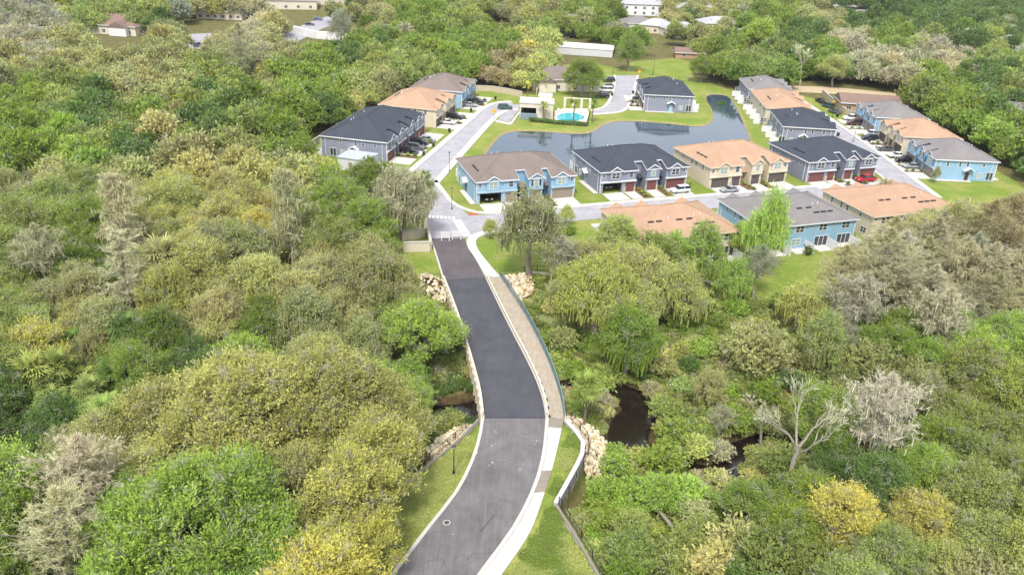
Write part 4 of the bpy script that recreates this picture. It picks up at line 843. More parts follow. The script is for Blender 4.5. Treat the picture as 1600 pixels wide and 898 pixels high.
def make_palm(kind, H, nf, fl, skirt=8):
    """cabbage palm: slim trunk and a round head of fan fronds cut into drooping strips"""
    tm = MB(); tm.tube([(0, 0, -.5), (.1, 0, H * .5), (0, .1, H)], [.24, .18, .17], 7); P_ = []
    for i in range(nf + skirt):
        a = rng.uniform(0, 6.28); el = rng.uniform(-.35, 1.3) if i < nf else rng.uniform(-1.3, -.6); d = np.array([math.cos(a) * math.cos(el), math.sin(a) * math.cos(el), math.sin(el)]); side = np.array([-math.sin(a), math.cos(a), 0]); nrm = np.cross(d, side)
        f_ = rng.uniform(.55, 1.15); c = np.array([0, 0, H]) + rng.normal(size=3) * .15 + d * fl * .5 * f_; b = rng.uniform(.1, .9); hh = rng.uniform(.2, .8)
        for j in range(9):
            s = (j - 4) / 4.0; dd = d * math.cos(s * 1.15) + side * math.sin(s * 1.15); L = fl * .6 * f_ * (1 - .25 * abs(s)) * rng.uniform(.7, 1.1); mid = c + dd * L * .45; tip_d = dd * .8 - np.array([0, 0, .45])
            P_.append((mid, side * .05 * fl * (1 - .3 * abs(s)), dd * L * .48, b, hh)); e = c + dd * L * .9; P_.append((e + tip_d * L * .25, side * .03 * fl, tip_d * L * .3, b * .8 + .1, hh))
        P_.append((np.array([0, 0, H]) + d * fl * .28, side * .03, d * fl * .28, .3, .2))
    C, U, V, v, h = [np.array(x) for x in zip(*P_)]
    reg(kind, tm.mesh('trunk', M['bark']), quadmesh('fronds', C, U, V, v, h, LEAF), None, H + fl * .5, fl)
def make_bush(kind, R, H, nl, n, size, out=.4, stems=True, mt=None, vl=.4):
    lobes = [(R * .7 * math.cos(i * 2.4) * math.sqrt((i + .5) / nl), R * .7 * math.sin(i * 2.4) * math.sqrt((i + .5) / nl), H * rng.uniform(.3, .75) * (1.2 - .5 * (i + .5) / nl), R * rng.uniform(.25, .42), H * rng.uniform(.2, .32)) for i in range(nl)]
    tm = MB()
    for l in lobes[:6]: limb(tm, (0, 0, -.2), l[:3], .05, .02, .1, 3, 4)
    reg(kind, tm.mesh('stem', M['bark']), quadmesh('foliage', *tufts(lobes, int(n * 1.3) // 12, 12, size * .75, .17 if R > 1 else .08), mt or LEAF), None, H, R)
def make_grass(kind, n, R, H, mt, leaf=0):
    a = rng.uniform(0, 6.28, n); r = R * np.sqrt(rng.uniform(0, 1, n)); tl = rng.normal(size=(n, 2)) * .35; h = H * rng.uniform(.4, 1.1, n); C = np.stack([r * np.cos(a), r * np.sin(a), h / 2 - .05], 1); V = np.stack([tl[:, 0] * h / 2, tl[:, 1] * h / 2, h / 2], 1); b = rng.uniform(0, 6.28, n); U = np.stack([np.cos(b), np.sin(b), 0 * b], 1) * .05
    P_ = [(C, U, V, rng.uniform(0, 1, n), rng.uniform(0, 1, n))]
    if leaf: P_.append(lobes_leaves([(R * .6 * math.cos(i * 2.4), R * .6 * math.sin(i * 2.4), H * .3, R * .5, H * .45) for i in range(5)], leaf, .2, out=.2, vlobe=.4))
    reg(kind, None, quadmesh('grass', *cat_(P_), mt), None, H, R)
for s in range(4): make_oak('oak', 5.6, 12.5, 44, 17000, .24)
for s in range(2): make_oak('bigoak', 8.6, 15.5, 46, 48000, .25, flat=.6, jz=1.5)
for s in range(1): make_oak('bigmossy', 8.0, 15, 60, 24000, .25, moss=2600, flat=.7)
for s in range(3): make_oak('mossy', 5.8, 13, 36, 12000, .25, moss=1300, flat=.75)
for s in range(2): make_oak('thin', 5.2, 13, 34, 6500, .25, moss=500, flat=.8, trunkh=.4)
for s in range(2): make_oak('tall', 3.6, 14.5, 26, 9000, .25, flat=1.1)
for s in range(2): make_bare('cypress', 4.0, 16, 44, 26000, True, .55, .02, leaf=0)
for s in range(2): make_bare('bare', 4.8, 15, 42, 34000, False, .6, .018, tiers=.42)
make_bare('mosscy', 4.4, 16, 44, 26000, True, .55, .022, moss=1100, tiers=.3)
make_bare('greytree', 4.2, 13.5, 40, 26000, False, .55, .02, moss=700, tiers=.45)
for s in range(2): make_snag('snag', 4, 15)
make_palm('palm', 8.5, 80, 2.3, 18); make_palm('palm', 5.5, 70, 2.1, 10); make_palm('slimpalm', 6.5, 18, 1.9, 2); make_palm('palmetto', .7, 26, 1.7, 0)
for s in range(3): make_bush('bush', 2.6, 3.0, 14, 2600, .26)
for s in range(2): make_bush('bigbush', 4.6, 6.5, 24, 8000, .25, out=.3)
make_bush('smallshrub', .6, .8, 5, 160, .22)
def leafy(kind): return [q['crown'] for q in TREES[kind]]
KIND = dict(bigoak=('oak_tree', 'big oak', 'tree'), bigmossy=('oak_tree', 'big mossy oak', 'tree'), oak=('oak_tree', 'oak', 'tree'), mossy=('oak_tree', 'mossy oak', 'tree'), thin=('oak_tree', 'thin-crowned oak', 'tree'), tall=('slender_tree', 'narrow tree', 'tree'), cypress=('cypress_tree', 'bare cypress', 'tree'), bare=('bare_tree', 'leafless tree', 'tree'),
            mosscy=('cypress_tree', 'mossy bare cypress', 'tree'), greytree=('bare_tree', 'twiggy bare tree', 'tree'), snag=('dead_tree', 'dead tree', 'tree'), palm=('palm_tree', 'cabbage palm', 'palm'), slimpalm=('palm_tree', 'slim palm', 'palm'), palmetto=('palmetto', 'palmetto', 'palm'), bush=('bush', 'bush', 'bush'), bigbush=('bush', 'big bush', 'bush'), smallshrub=('shrub', 'shrub', 'shrub'))
PALN = {'G': (130, 150, 60), 'B': (150, 176, 74), 'D': (102, 126, 62), 'M': (146, 158, 82), 'O': (162, 164, 104), 'Y': (178, 180, 104), 'W': (186, 182, 90), 'K': (182, 178, 140), 'S': (168, 168, 138), 'T': (182, 178, 116), 'R': (166, 154, 112), 'P': (196, 188, 150), 'N': (192, 192, 160), 'L': (174, 182, 100)}
CWORD = {'G': 'green', 'B': 'bright green', 'D': 'dark green', 'M': 'dull green', 'O': 'olive', 'Y': 'yellow-green', 'W': 'golden green', 'K': 'brown', 'S': 'grey', 'T': 'straw-coloured', 'R': 'reddish brown', 'P': 'pinkish brown', 'N': 'pale grey', 'L': 'pale green'}
LEAFK = 1.02
PLACED = []
def tint(code, jit=.08):
    w = random.gauss(0, jit * .28); c = PALN[code]; c = (c[0] * (1 + w), c[1] * (1 + w * .2), c[2] * (1 + random.gauss(0, jit * .5))); k = 1 + random.gauss(0, jit * 1.3); return (lin(c[0]) * k * LEAFK, lin(c[1]) * k * LEAFK, lin(c[2]) * k * LEAFK, 1)
def plant(kind, code, x, y, s=1.0, label=None, group=None, z=None, sz=None, rot=None, var=None, nm=None):
    q = TREES[kind][random.randrange(len(TREES[kind])) if var is None else var % len(TREES[kind])]; z = hz(x, y) - .05 if z is None else z
    t = thing(nm or KIND[kind][0], label, KIND[kind][2], (x, y, z), random.uniform(0, 6.28) if rot is None else rot, group); t.scale = (s, s, sz or s)
    if q['trunk']: link('trunk' if 'bush' not in kind and kind != 'smallshrub' else 'stem', q['trunk'], t)
    c = link({'palm': 'fronds', 'slimpalm': 'fronds', 'palmetto': 'fronds', 'cypress': 'twigs', 'bare': 'twigs', 'snag': 'twigs', 'greytree': 'twigs', 'mosscy': 'twigs'}.get(kind, 'crown'), q['crown'], t); c.color = tint(code)
    PLACED.append((t, kind, code, x, y, q['h'] * (sz or s), q['r'] * s)); return t
def plant_px(kind, code, px_, py_, s=1.0, label=None, zc=None, **k):
    """put a tree so that the middle of its crown stands where the photograph shows it"""
    if 'base' in k: x, y = at(*k.pop('base'), -1.8); return plant(kind, code, x, y, s, label, **k)
    q = TREES[kind][0]; zc = q['h'] * (k.get('sz') or s) * .68 - 1.5 if zc is None else zc; x, y = at(px_, py_, zc); return plant(kind, code, x, y, s, label, **k)
# --- landmark trees, each with its own label
LM = [
 ('greytree', 'N', 62, 392, 1.0, 'pale grey leafless tree at the left edge, above the golden oak', 'the pale tree at the left edge'),
 ('mosscy', 'P', 192, 330, 1.15, 'wide leafless grey-pink cypress, farther of the bare trees in the left wood', 'the wide leafless cypress'),
 ('cypress', 'P', 190, 418, 1.1, 'leafless pinkish tree with straight brown trunk beside the big cabbage palm', 'the straight pinkish bare tree'),
 ('palm', 'O', 258, 422, 1.3, 'big round-headed cabbage palm standing amid the oaks of the left wood', 'the big cabbage palm'),
 ('mosscy', 'K', 452, 330, 1.1, 'tall grey-brown cypress draped in moss, left of the junction', 'the tall moss-draped cypress'),
 ('mossy', 'K', 625, 308, 1.15, 'oak draped in grey moss over the beige entrance wall', 'the mossy oak by the entrance wall'),
 ('bare', 'P', 112, 738, .95, 'leafless pinkish-brown tree low at the left, upper of the two', 'the upper pinkish bare tree'),
 ('bare', 'P', 92, 840, .95, 'leafless pinkish-brown tree in the bottom left corner', 'the lower pinkish bare tree'),
 ('oak', 'B', 655, 500, 1.0, 'bright green tree leaning over the left rail of the bridge', 'the bright tree by the bridge'),
 ('thin', 'O', 832, 352, 1.3, 'open-crowned olive oak on the corner lawn in front of the blue townhouse', 'the oak on the corner lawn'),
 ('bigoak', 'Y', 375, 612, 1.1, 'huge yellow-green oak left of the lower road, left half of its double crown', 'the huge yellow-green oak'),
 ('bigoak', 'Y', 515, 602, 1.0, 'huge yellow-green oak left of the bridge end, right half of the double crown', 'the yellow-green oak by the creek'),
 ('oak', 'W', 552, 775, .95, 'golden green oak hanging over the lawn left of the lower road', 'the golden oak over the lawn'),
 ('bigoak', 'B', 310, 800, 1.05, 'bright green tree filling the bottom left between bare trees and golden oaks', 'the bright tree at the bottom left'),
 ('snag', 'N', 1240, 640, .95, 'tall white dead tree with forked top right of the creek', 'the tall white dead tree'),
 ('snag', 'N', 1170, 640, .55, 'small white dead tree left of the tall forked dead tree', 'the small white dead tree'),
 ('greytree', 'N', 1385, 640, 1.0, 'pale grey moss-covered leafless tree at the right', 'the pale mossy tree at the right'),
 ('bare', 'K', 1385, 415, 1.25, 'very wide brown leafless tree behind the green lawn', 'the wide brown leafless tree'),
 ('bigbush', 'T', 1190, 535, 1.25, 'big straw-coloured round bush in the scrub right of the creek', 'the big straw-coloured bush'),
 ('palm', 'M', 918, 610, .85, 'stocky cabbage palm beside the creek pool, right of the bridge', 'the palm beside the creek pool'),
 ('oak', 'W', 1322, 795, .78, 'golden yellow tree near the bottom right, left of its twin', 'the golden tree at the bottom right'),
 ('oak', 'W', 1440, 810, .74, 'golden yellow tree near the bottom right, right of its twin', 'the right golden tree'),
 ('bigmossy', 'L', 935, 435, .98, 'big drooping pale green mossy oak right of the bridge', 'the drooping mossy oak'),
 ('mossy', 'Y', 1010, 415, 1.0, 'yellow-green mossy oak in front of the left part of the tan rear house', 'the oak before the tan rear house'),
 ('mossy', 'L', 1060, 445, .9, 'pale green mossy oak left of the long segmental wall', 'the oak left of the long segmental wall'),
 ('oak', 'L', 965, 372, .8, 'pale green oak against the near corner of the tan rear house', 'the oak at the tan house corner'),
 ('bare', 'K', 880, 398, .75, 'brown leafless small tree right of the corner lawn oak', 'the brown leafless tree by the corner lawn'),
 ('mossy', 'G', 985, 505, .9, 'darker green mossy oak under the big drooping one', 'the darker green mossy oak'),
 ('thin', 'B', 1150, 430, .7, 'bright green small tree over the end of the long segmental wall', 'the bright small tree by the segmental wall'),
 ('bare', 'S', 1185, 420, .7, 'thin grey tree with green vines left of the back lawn', 'the grey vine-clad tree'),
 ('thin', 'B', 1052, 392, .6, 'small bright green tree left of the leggy one before the tan screens', 'the small bright tree before the screens'),
 ('thin', 'B', 1158, 372, .6, 'bright green small tree at the left corner of the blue rear wall', 'the small tree at the blue wall corner'),
 ('bush', 'G', 1038, 700, 1.3, 'green bush between the creek pool and the reddish bend', 'the bush below the creek pool'),
 ('bigbush', 'B', 1035, 760, .7, 'bright green big bush below the creek pool', 'the bright bush below the pool'),
 ('bigbush', 'M', 1235, 712, .75, 'dull green big bush hiding the creek right of the reddish bend', 'the bush right of the reddish bend'),
 ('bare', 'K', 1318, 430, .95, 'leafless grey-brown tree at the right edge of the back lawn', 'the leafless tree by the back lawn'),
 ('bare', 'K', 1450, 385, 1.05, 'tall leafless brown tree right of the wide brown one', 'the tall leafless tree at the right'),
 ('bare', 'R', 1545, 360, 1.05, 'reddish leafless tree at the right below the far lawn', 'the reddish leafless tree at the right'),
 ('greytree', 'K', 1505, 420, 1.1, 'grey-brown twiggy tree in the cluster at the right', 'the grey-brown twiggy tree'),
 ('mossy', 'R', 1588, 335, .85, 'reddish olive oak at the right edge below the far lawn', 'the reddish oak at the right edge'),
 ('thin', 'L', 1255, 470, .75, 'thin pale green tree at the lower edge of the back lawn', 'the thin pale tree by the back lawn'),
 ('thin', 'M', 1290, 520, .8, 'thin dull green tree right of the straw-coloured bush', 'the thin tree right of the straw bush'),
 ('thin', 'O', 1110, 585, .5, 'small open-crowned olive tree in the middle of the scrub', 'the small olive tree in the scrub'),
 ('greytree', 'S', 1130, 640, .45, 'small grey twiggy tree in the scrub above the reddish bend', 'the small twiggy tree above the bend'),
 ('thin', 'R', 1378, 312, .7, 'reddish half-bare tree in front of the tan roof on the right', 'the reddish half-bare tree'),
 ('bigoak', 'G', 905, 116, .82, 'round green oak standing in front of the beige clubhouse', 'the oak by the clubhouse'),
 ('thin', 'B', 1100, 385, 1.0, 'bright green leggy tree in front of the tan townhouse screens', 'the leggy bright green tree'),
 ('thin', 'B', 1205, 338, .85, 'bright green leggy tree in front of the blue rear wall', 'the leggy tree before the blue wall'),
 ('oak', 'W', 55, 530, .9, 'golden green oak at the left edge above the palmettos', 'the golden oak at the left edge'),
 ('oak', 'B', 12, 750, .95, 'bright green tree cut by the left edge below the creek', 'the bright tree at the left edge'),
 ('bigoak', 'G', 583, 285, .72, 'spreading green oak below the long grey townhouse, left of the junction', 'the green oak at the junction'),
 ('thin', 'M', 660, 290, .55, 'small lichen-grey tree at the near corner of the left street', 'the small tree at the street corner'),
 ('bare', 'K', 375, 82, 1.5, 'wide brown leafless-looking tree below the curving road at the top left', 'the wide brown tree at the top left'),
 ('thin', 'S', 532, 42, 1.1, 'pale grey-green tree with light flowers beside the top left road', 'the pale tree by the far road'),
 ('oak', 'G', 1098, 105, .85, 'round green oak beyond the narrow arm of the pond, left one', 'the round oak beyond the pond'),
 ('oak', 'G', 1160, 102, .8, 'round green oak beyond the narrow arm of the pond, right one', 'the right round oak beyond the pond'),
 ('snag', 'N', 1258, 95, 1.1, 'tall pale dead tree behind the far tan townhouse', 'the pale dead tree at the far right'),
 ('oak', 'Y', 1305, 108, 1.0, 'yellow-green oak with dark trunk by the beige wall at the end of the right street', 'the yellow-green oak at the street end'),
 ('oak', 'G', 985, 80, 1.1, 'dark green oak group tree right of the white flat roof', 'the oak by the white flat roof'),
]
LMPX = []
BASE = {(1240, 640): dict(base=(1212, 782), rot=.1, sz=1.15, var=0), (1170, 640): dict(base=(1192, 690), rot=2.6, var=1), (1385, 640): dict(base=(1352, 752), rot=.3, sz=1.25), (1258, 95): dict(base=(1248, 142)), (905, 116): dict(base=(909, 158), z=0), (1205, 338): dict(base=(1186, 442), sz=1.3), (452, 330): dict(sz=1.3)}
for kind, code, px_, py_, s, lab, short in LM:
    plant_px(kind, code, px_, py_, s, lab, **BASE.get((px_, py_), {})); LMPX.append((px_, py_, short))
for X, Y, c, s in ((870, 470, 'T', .7), (880, 520, 'O', .9), (905, 560, 'G', .8), (950, 560, 'M', 1.0), (1000, 560, 'D', .8), (1040, 560, 'O', .9), (1060, 500, 'G', .8), (1095, 480, 'D', .9), (1120, 500, 'G', .7), (1150, 480, 'B', .8), (1180, 475, 'M', .7), (1070, 590, 'L', .8), (1040, 620, 'M', .9), (1060, 660, 'G', .9), (1090, 680, 'L', .8), (1120, 610, 'T', .6), (1150, 640, 'G', .9), (1130, 680, 'K', .7), (1180, 640, 'M', .8), (1200, 600, 'G', 1.0), (1240, 590, 'D', .9), (1270, 600, 'B', .8), (1260, 560, 'O', .9), (1220, 480, 'G', .8), (1100, 540, 'B', .8), (1080, 560, 'D', .6), (968, 712, 'B', .8), (945, 800, 'G', .8), (1000, 700, 'L', .7), (1120, 780, 'G', .8), (1170, 770, 'M', .9), (1210, 760, 'D', .8), (1090, 790, 'T', .8), (860, 600, 'R', .5), (1050, 700, 'D', .7), (1020, 590, 'K', .6), (1140, 540, 'M', .9), (1230, 640, 'O', .9)):
    plant_px('bush', c, X, Y, s * 1.15)
LMPX += [(955, 265, 'the grey pond-row townhouse'), (1190, 255, 'the tan pond-row townhouse'), (580, 200, 'the long grey townhouse'), (655, 155, 'the tan left-street townhouse'), (1500, 240, 'the nearest blue right-street townhouse'), (1405, 180, 'the farthest blue right-street townhouse'), (1215, 360, 'the blue rear wall'), (190, 45, 'the far brown-roofed house'), (700, 125, 'the farthest left-street townhouse'), (1230, 330, 'the blue house with rear doors'),
         (340, 25, 'the green-roofed building'), (1005, 15, 'the big white far house'), (1240, 60, 'the low far roofs'), (700, 900, 'the bottom of the lower road'), (1040, 650, 'the creek pool'), (1480, 60, 'the far right neighbourhood'), (890, 45, 'the grey-roofed far house'), (30, 670, 'the left bend of the creek'), (800, 560, 'the bridge'), (1150, 700, 'the reddish creek bend'), (1480, 330, 'the tan rear-row roof at the right'), (1590, 560, 'the right edge'), (1590, 840, 'the bottom right corner')]
USED = {}
ORD = ['nearest', 'second', 'third', 'fourth', 'fifth', 'sixth', 'seventh', 'eighth', 'ninth', 'tenth', 'eleventh', 'twelfth', 'thirteenth', 'fourteenth', 'fifteenth', 'sixteenth', 'seventeenth', 'eighteenth', 'nineteenth', 'twentieth', 'twenty-first', 'twenty-second', 'twenty-third', 'twenty-fourth', 'twenty-fifth']
def autolabels():
    """name each remaining tree by its look and by the nearest thing one can find, counted outward from it"""
    buck = {}
    for (t, kind, code, x, y, h, r) in PLACED:
        if t.get('label'): continue
        X, Y = to_px(x, y, h * .7); d, l = min((math.hypot(X - a, (Y - b) * 1.5), i) for i, (a, b, _) in enumerate(LMPX))
        a, b, sname = LMPX[l]; dx, dy = X - a, (Y - b) * 1.3
        way = ('left of' if dx < 0 else 'right of') if abs(dx) > abs(dy) else ('beyond' if dy < 0 else 'in front of')
        buck.setdefault((code, kind, l, way), []).append((d, t))
    for (code, kind, l, way), v in buck.items():
        v.sort(key=lambda q: q[0]); base = f"{CWORD[code]} {KIND[kind][1]} {way} {LMPX[l][2]}"
        for i, (d, t) in enumerate(v):
            t['label'] = base if len(v) == 1 else (f"{ORD[i]} {base}" if i < len(ORD) else f"farther {base}"); 
            t['group'] = {'tree': 'trees of the wood', 'palm': 'palms of the wood', 'bush': 'bushes in the scrub', 'shrub': 'small shrubs in beds'}[KIND[kind][2]]
# --- mosaic of kinds and colours seen in the wood
SEEDS = """60 30 mossy S;150 15 oak M;230 20 mossy M;50 60 mossy K;100 75 mossy O;30 100 oak O;180 80 oak O;260 60 oak O;330 55 mossy O;400 45 mossy K;440 60 mossy O;560 55 oak G;540 90 oak D;500 85 oak G;620 100 oak M;680 70 oak G;720 90 oak G;760 60 oak G;830 90 oak Y;860 90 oak L;790 105 oak R;700 110 oak G;655 90 oak M
30 130 oak G;100 140 oak M;60 170 oak G;150 160 oak D;200 130 oak O;250 140 oak O;230 170 oak G;300 160 oak D;330 120 oak M;380 110 oak G;420 120 oak O;450 140 oak G;500 140 oak G;560 110 mossy M;600 120 mossy O;570 140 oak Y
40 230 oak G;100 220 oak B;160 200 oak M;220 210 oak D;260 190 mossy O;300 200 oak G;350 190 oak D;400 180 oak M;450 190 oak G;500 165 oak D;540 160 oak G
60 280 mossy O;30 320 oak M;120 290 oak M;180 250 mossy O;230 240 oak Y;280 230 oak T;350 225 mossy O;400 240 mossy O;420 262 oak Y;240 300 oak Y;300 310 oak Y;280 350 oak Y;340 300 oak Y;380 335 oak W;505 262 oak Y;540 250 oak G;500 310 oak G;560 330 oak G;520 350 oak M;330 380 oak O;120 360 oak G;20 400 oak M
130 450 mossy O;300 400 mossy Y;340 420 oak Y;360 455 mossy O;400 430 mossy Y;470 440 mossy O;540 440 mossy O;580 410 mossy O;500 500 mossy O;560 500 mossy O;600 470 mossy M;380 490 oak G;350 520 oak B;300 540 oak D;230 530 oak G;245 565 oak M;170 540 palm D;100 570 palm M;130 600 palm M;60 610 oak D;330 470 mossy O;640 540 oak B;690 515 oak B;600 545 oak B;660 590 oak G;430 480 oak G;20 460 oak M;480 395 mossy O
200 640 oak O;260 620 oak Y;420 690 mossy Y;460 560 oak Y;580 600 oak Y;600 650 oak W;630 690 oak W;560 810 oak W;520 860 oak W;450 720 mossy O;330 700 mossy Y;470 790 mossy Y;180 680 oak Y;130 690 oak O;40 720 oak D;200 740 oak B;360 770 oak B;220 860 oak B;350 850 oak B;420 850 oak B;20 830 oak G;60 640 bigbush D;540 690 oak Y;560 740 oak W;480 650 mossy Y;120 640 oak O
870 400 bare K;900 440 mossy L;990 400 mossy L;960 480 oak G;1000 440 mossy Y;1040 400 mossy M;930 520 oak G;880 500 oak M;1030 470 mossy L;860 440 thin G;1240 440 thin M;1160 410 thin B;1120 470 bush G;960 380 oak L;890 370 thin O
1230 560 bigbush T;1130 570 bigbush M;1170 610 bigbush G;1070 520 bush D;1330 480 greytree S;1440 440 bare K;1500 400 greytree K;1560 350 mossy R;1580 430 bare K;1340 540 bigbush O;1500 500 oak B;1570 500 oak B;1430 540 bigbush O;1560 590 oak M;1380 490 oak G;1300 640 oak G;1280 700 oak G;1440 650 oak G;1530 650 oak M;1480 700 oak B;1590 680 oak M;1340 700 oak D;1460 480 greytree S;1530 370 mossy O;1590 380 mossy R;1560 460 bare K;1430 580 oak O
1380 840 oak M;1500 770 oak L;1550 830 oak L;1240 830 bigbush M;1150 800 bush T;1100 830 bigbush O;950 800 bigbush G;1000 760 bigbush M;920 780 bush B;1060 780 bush M;1040 690 bush B;1580 760 oak M;1520 880 bigbush O;1200 870 bigbush D;1300 880 bush M;1440 880 bigbush M;1000 860 bigbush B;1080 870 bush O
1000 90 oak G;1080 60 oak M;1150 60 oak G;1200 80 oak M;1250 60 oak D;1300 60 oak G;1350 80 mossy K;1400 90 mossy K;1450 75 mossy S;1500 85 mossy K;1560 70 oak M;1400 130 oak G;1450 110 oak G;1500 120 oak G;1550 130 oak D;1590 110 oak M;1400 60 oak G;1450 40 oak D;1520 60 oak D;1590 60 oak D;1480 160 oak G;1530 190 oak B;1450 150 oak M;1560 220 oak G;1590 200 oak G;1590 260 oak D;1480 180 oak Y;1230 110 oak G;1100 40 oak O;1200 40 oak G;1300 35 oak O;1350 25 oak D;930 30 oak G;860 30 oak M;820 15 oak O;740 25 mossy M;640 25 oak G;580 20 oak O;1450 15 oak D;1550 20 oak D"""
SEED = [(float(a), float(b), c, d) for a, b, c, d in (q.split() for q in SEEDS.replace('\n', ';').split(';'))]
SA = np.array([(a, b * 1.4) for a, b, _, _ in SEED])
def seed_at(px_, py_):
    w = np.array([px_ + random.gauss(0, 9), (py_ + random.gauss(0, 6)) * 1.4]); i = int(np.argmin(((SA - w) ** 2).sum(1))); return SEED[i][2], SEED[i][3]
# where no tree may stand: open ground, drawn in ground coordinates
OPEN = [LAWN, FIELD] + [ats(q, 0) for q in (
 [(645, 395), (700, 395), (715, 520), (700, 530), (655, 455)], [(690, 425), (795, 425), (890, 640), (750, 650)],
 [(770, 435), (868, 440), (880, 470), (1000, 520), (1060, 480), (1090, 440), (1330, 400), (1330, 480), (1290, 520), (1260, 600), (1200, 680), (1290, 760), (1180, 790), (1050, 760), (960, 740), (905, 770), (935, 860), (960, 960), (1010, 1080), (560, 1080), (600, 905), (655, 840), (700, 760), (700, 740), (655, 735), (670, 690), (665, 660), (650, 640), (700, 560), (700, 480)],
 [(440, 50), (560, 80), (570, 62), (500, 40), (540, 10), (480, 5), (420, 18)], [(285, 50), (330, 50), (330, 85), (290, 80)], [(300, 36), (380, 36), (380, 52), (300, 48)], [(150, 58), (225, 58), (235, 75), (160, 70)], [(1225, 130), (1300, 132), (1410, 150), (1410, 180), (1330, 195), (1260, 160)], [(876, 84), (945, 86), (950, 110), (870, 110)])]
OX, OY = np.arange(-420, 520, 1.5), np.arange(40, 560, 1.5); OG = np.full((len(OX), len(OY)), -99.0); OA, OB = np.meshgrid(OX, OY, indexing='ij')
for q in OPEN: OG = np.maximum(OG, sdf(q, OA, OB))
OC = pld(CREEK, OA, OB)
def blocked(x, y, m=0.0):
    i, j = int((x + 420) / 1.5), int((y - 40) / 1.5)
    return 0 <= i < len(OX) and 0 <= j < len(OY) and OG[i, j] > -m
def dcreek(x, y):
    i, j = int((x + 420) / 1.5), int((y - 40) / 1.5)
    return OC[i, j] if 0 <= i < len(OX) and 0 <= j < len(OY) else 99
hand = [(x, y, r) for (_, _, _, x, y, _, r) in PLACED]
KEEP = [(662, 722), (652, 762), (622, 868), (650, 745), (680, 690), (600, 890), (709, 735), (709, 700), (722, 720), (690, 775), (672, 810), (640, 852), (700, 685), (682, 697), (730, 662), (665, 447), (690, 462), (655, 412), (682, 400), (715, 400), (735, 560), (748, 600), (700, 640), (730, 640), (960, 620), (1000, 650), (985, 640), (1095, 740), (1165, 695),
 (910, 665), (935, 700), (925, 720), (895, 655), (900, 740), (880, 780), (912, 850), (925, 880), (870, 860), (830, 890), (900, 820), (1210, 390), (1260, 380), (1300, 370), (1400, 300), (1250, 430), (1230, 450), (1100, 437), (1130, 445), (950, 340), (1050, 350), (1090, 350), (812, 450), (800, 445), (790, 400), (770, 400), (810, 425), (30, 670), (1400, 712),
 (650, 375), (668, 380), (560, 255), (545, 262), (590, 250), (915, 608), (258, 420), (250, 400), (62, 392), (62, 430), (190, 330), (190, 400), (190, 450), (452, 300), (452, 360), (452, 400), (1240, 640), (1225, 720), (1215, 760), (1385, 640), (1370, 700), (112, 738), (92, 850), (1322, 790), (1440, 805), (845, 440), (1190, 540), (1015, 795), (1040, 830), (1430, 320), (1180, 700)]
def wood(n_ind):
    """dart throwing over the visible ground, nearest first"""
    cell = {}; fails = 0; acc = []
    def near_(x, y, r):
        ci, cj = int(x // 8), int(y // 8)
        return any((x - a) ** 2 + (y - b) ** 2 < (r * .8 + rr * .6) ** 2 for i in (-1, 0, 1) for j in (-1, 0, 1) for a, b, rr in cell.get((ci + i, cj + j), ()))
    for a, b, r in hand: cell.setdefault((int(a // 8), int(b // 8)), []).append((a, b, r))
    while fails < 6000:
        X, Y = random.uniform(-30, 1630), random.uniform(0, 960); x, y = at(X, Y, 8.0)
        if y < 40 or y > 330: fails += 1; continue
        k, c = seed_at(X, Y); q = TREES[k][0]; s = random.uniform(.6, 1.08); r = q['r'] * s * .72
        if k == 'bush': s = random.uniform(.9, 1.4); r = q['r'] * s * .8
        if blocked(x, y, r * .85 if k != 'bush' else .5) or near_(x, y, r) or (dcreek(x, y) < 3.5 and x > 0): fails += 1; continue
        Xc, Yc = to_px(x, y, hz(x, y) + q['h'] * s * .62); pr = q['r'] * s * F_PX / math.hypot(y, 57) * (.9 if k != 'bush' else .8)
        if any((Xc - a) ** 2 + (Yc - b) ** 2 < pr * pr for a, b in KEEP): fails += 1; continue
        fails = 0; cell.setdefault((int(x // 8), int(y // 8)), []).append((x, y, r)); acc.append((k, c, x, y, s))
    return acc
acc = wood(400)
acc = [q for q in acc if not any(abs(X - a) < w and -up < Y - b < dn for X, Y in [to_px(q[2], q[3], 7)] for a, b, w, up, dn in ((190, 50, 46, 10, 24), (308, 66, 26, 12, 14), (500, 62, 50, 20, 12), (606, 72, 20, 6, 12), (428, 92, 22, 5, 10), (912, 86, 36, 8, 16), (888, 60, 26, 14, 16)))]
acc.sort(key=lambda q: q[3])
near = acc[:430]; rest = acc[430:]
for k, c, x, y, s in near: plant(k, c, x, y, s, sz=s * random.uniform(.88, 1.12))
print('individual trees', len(PLACED), 'rest', len(rest))
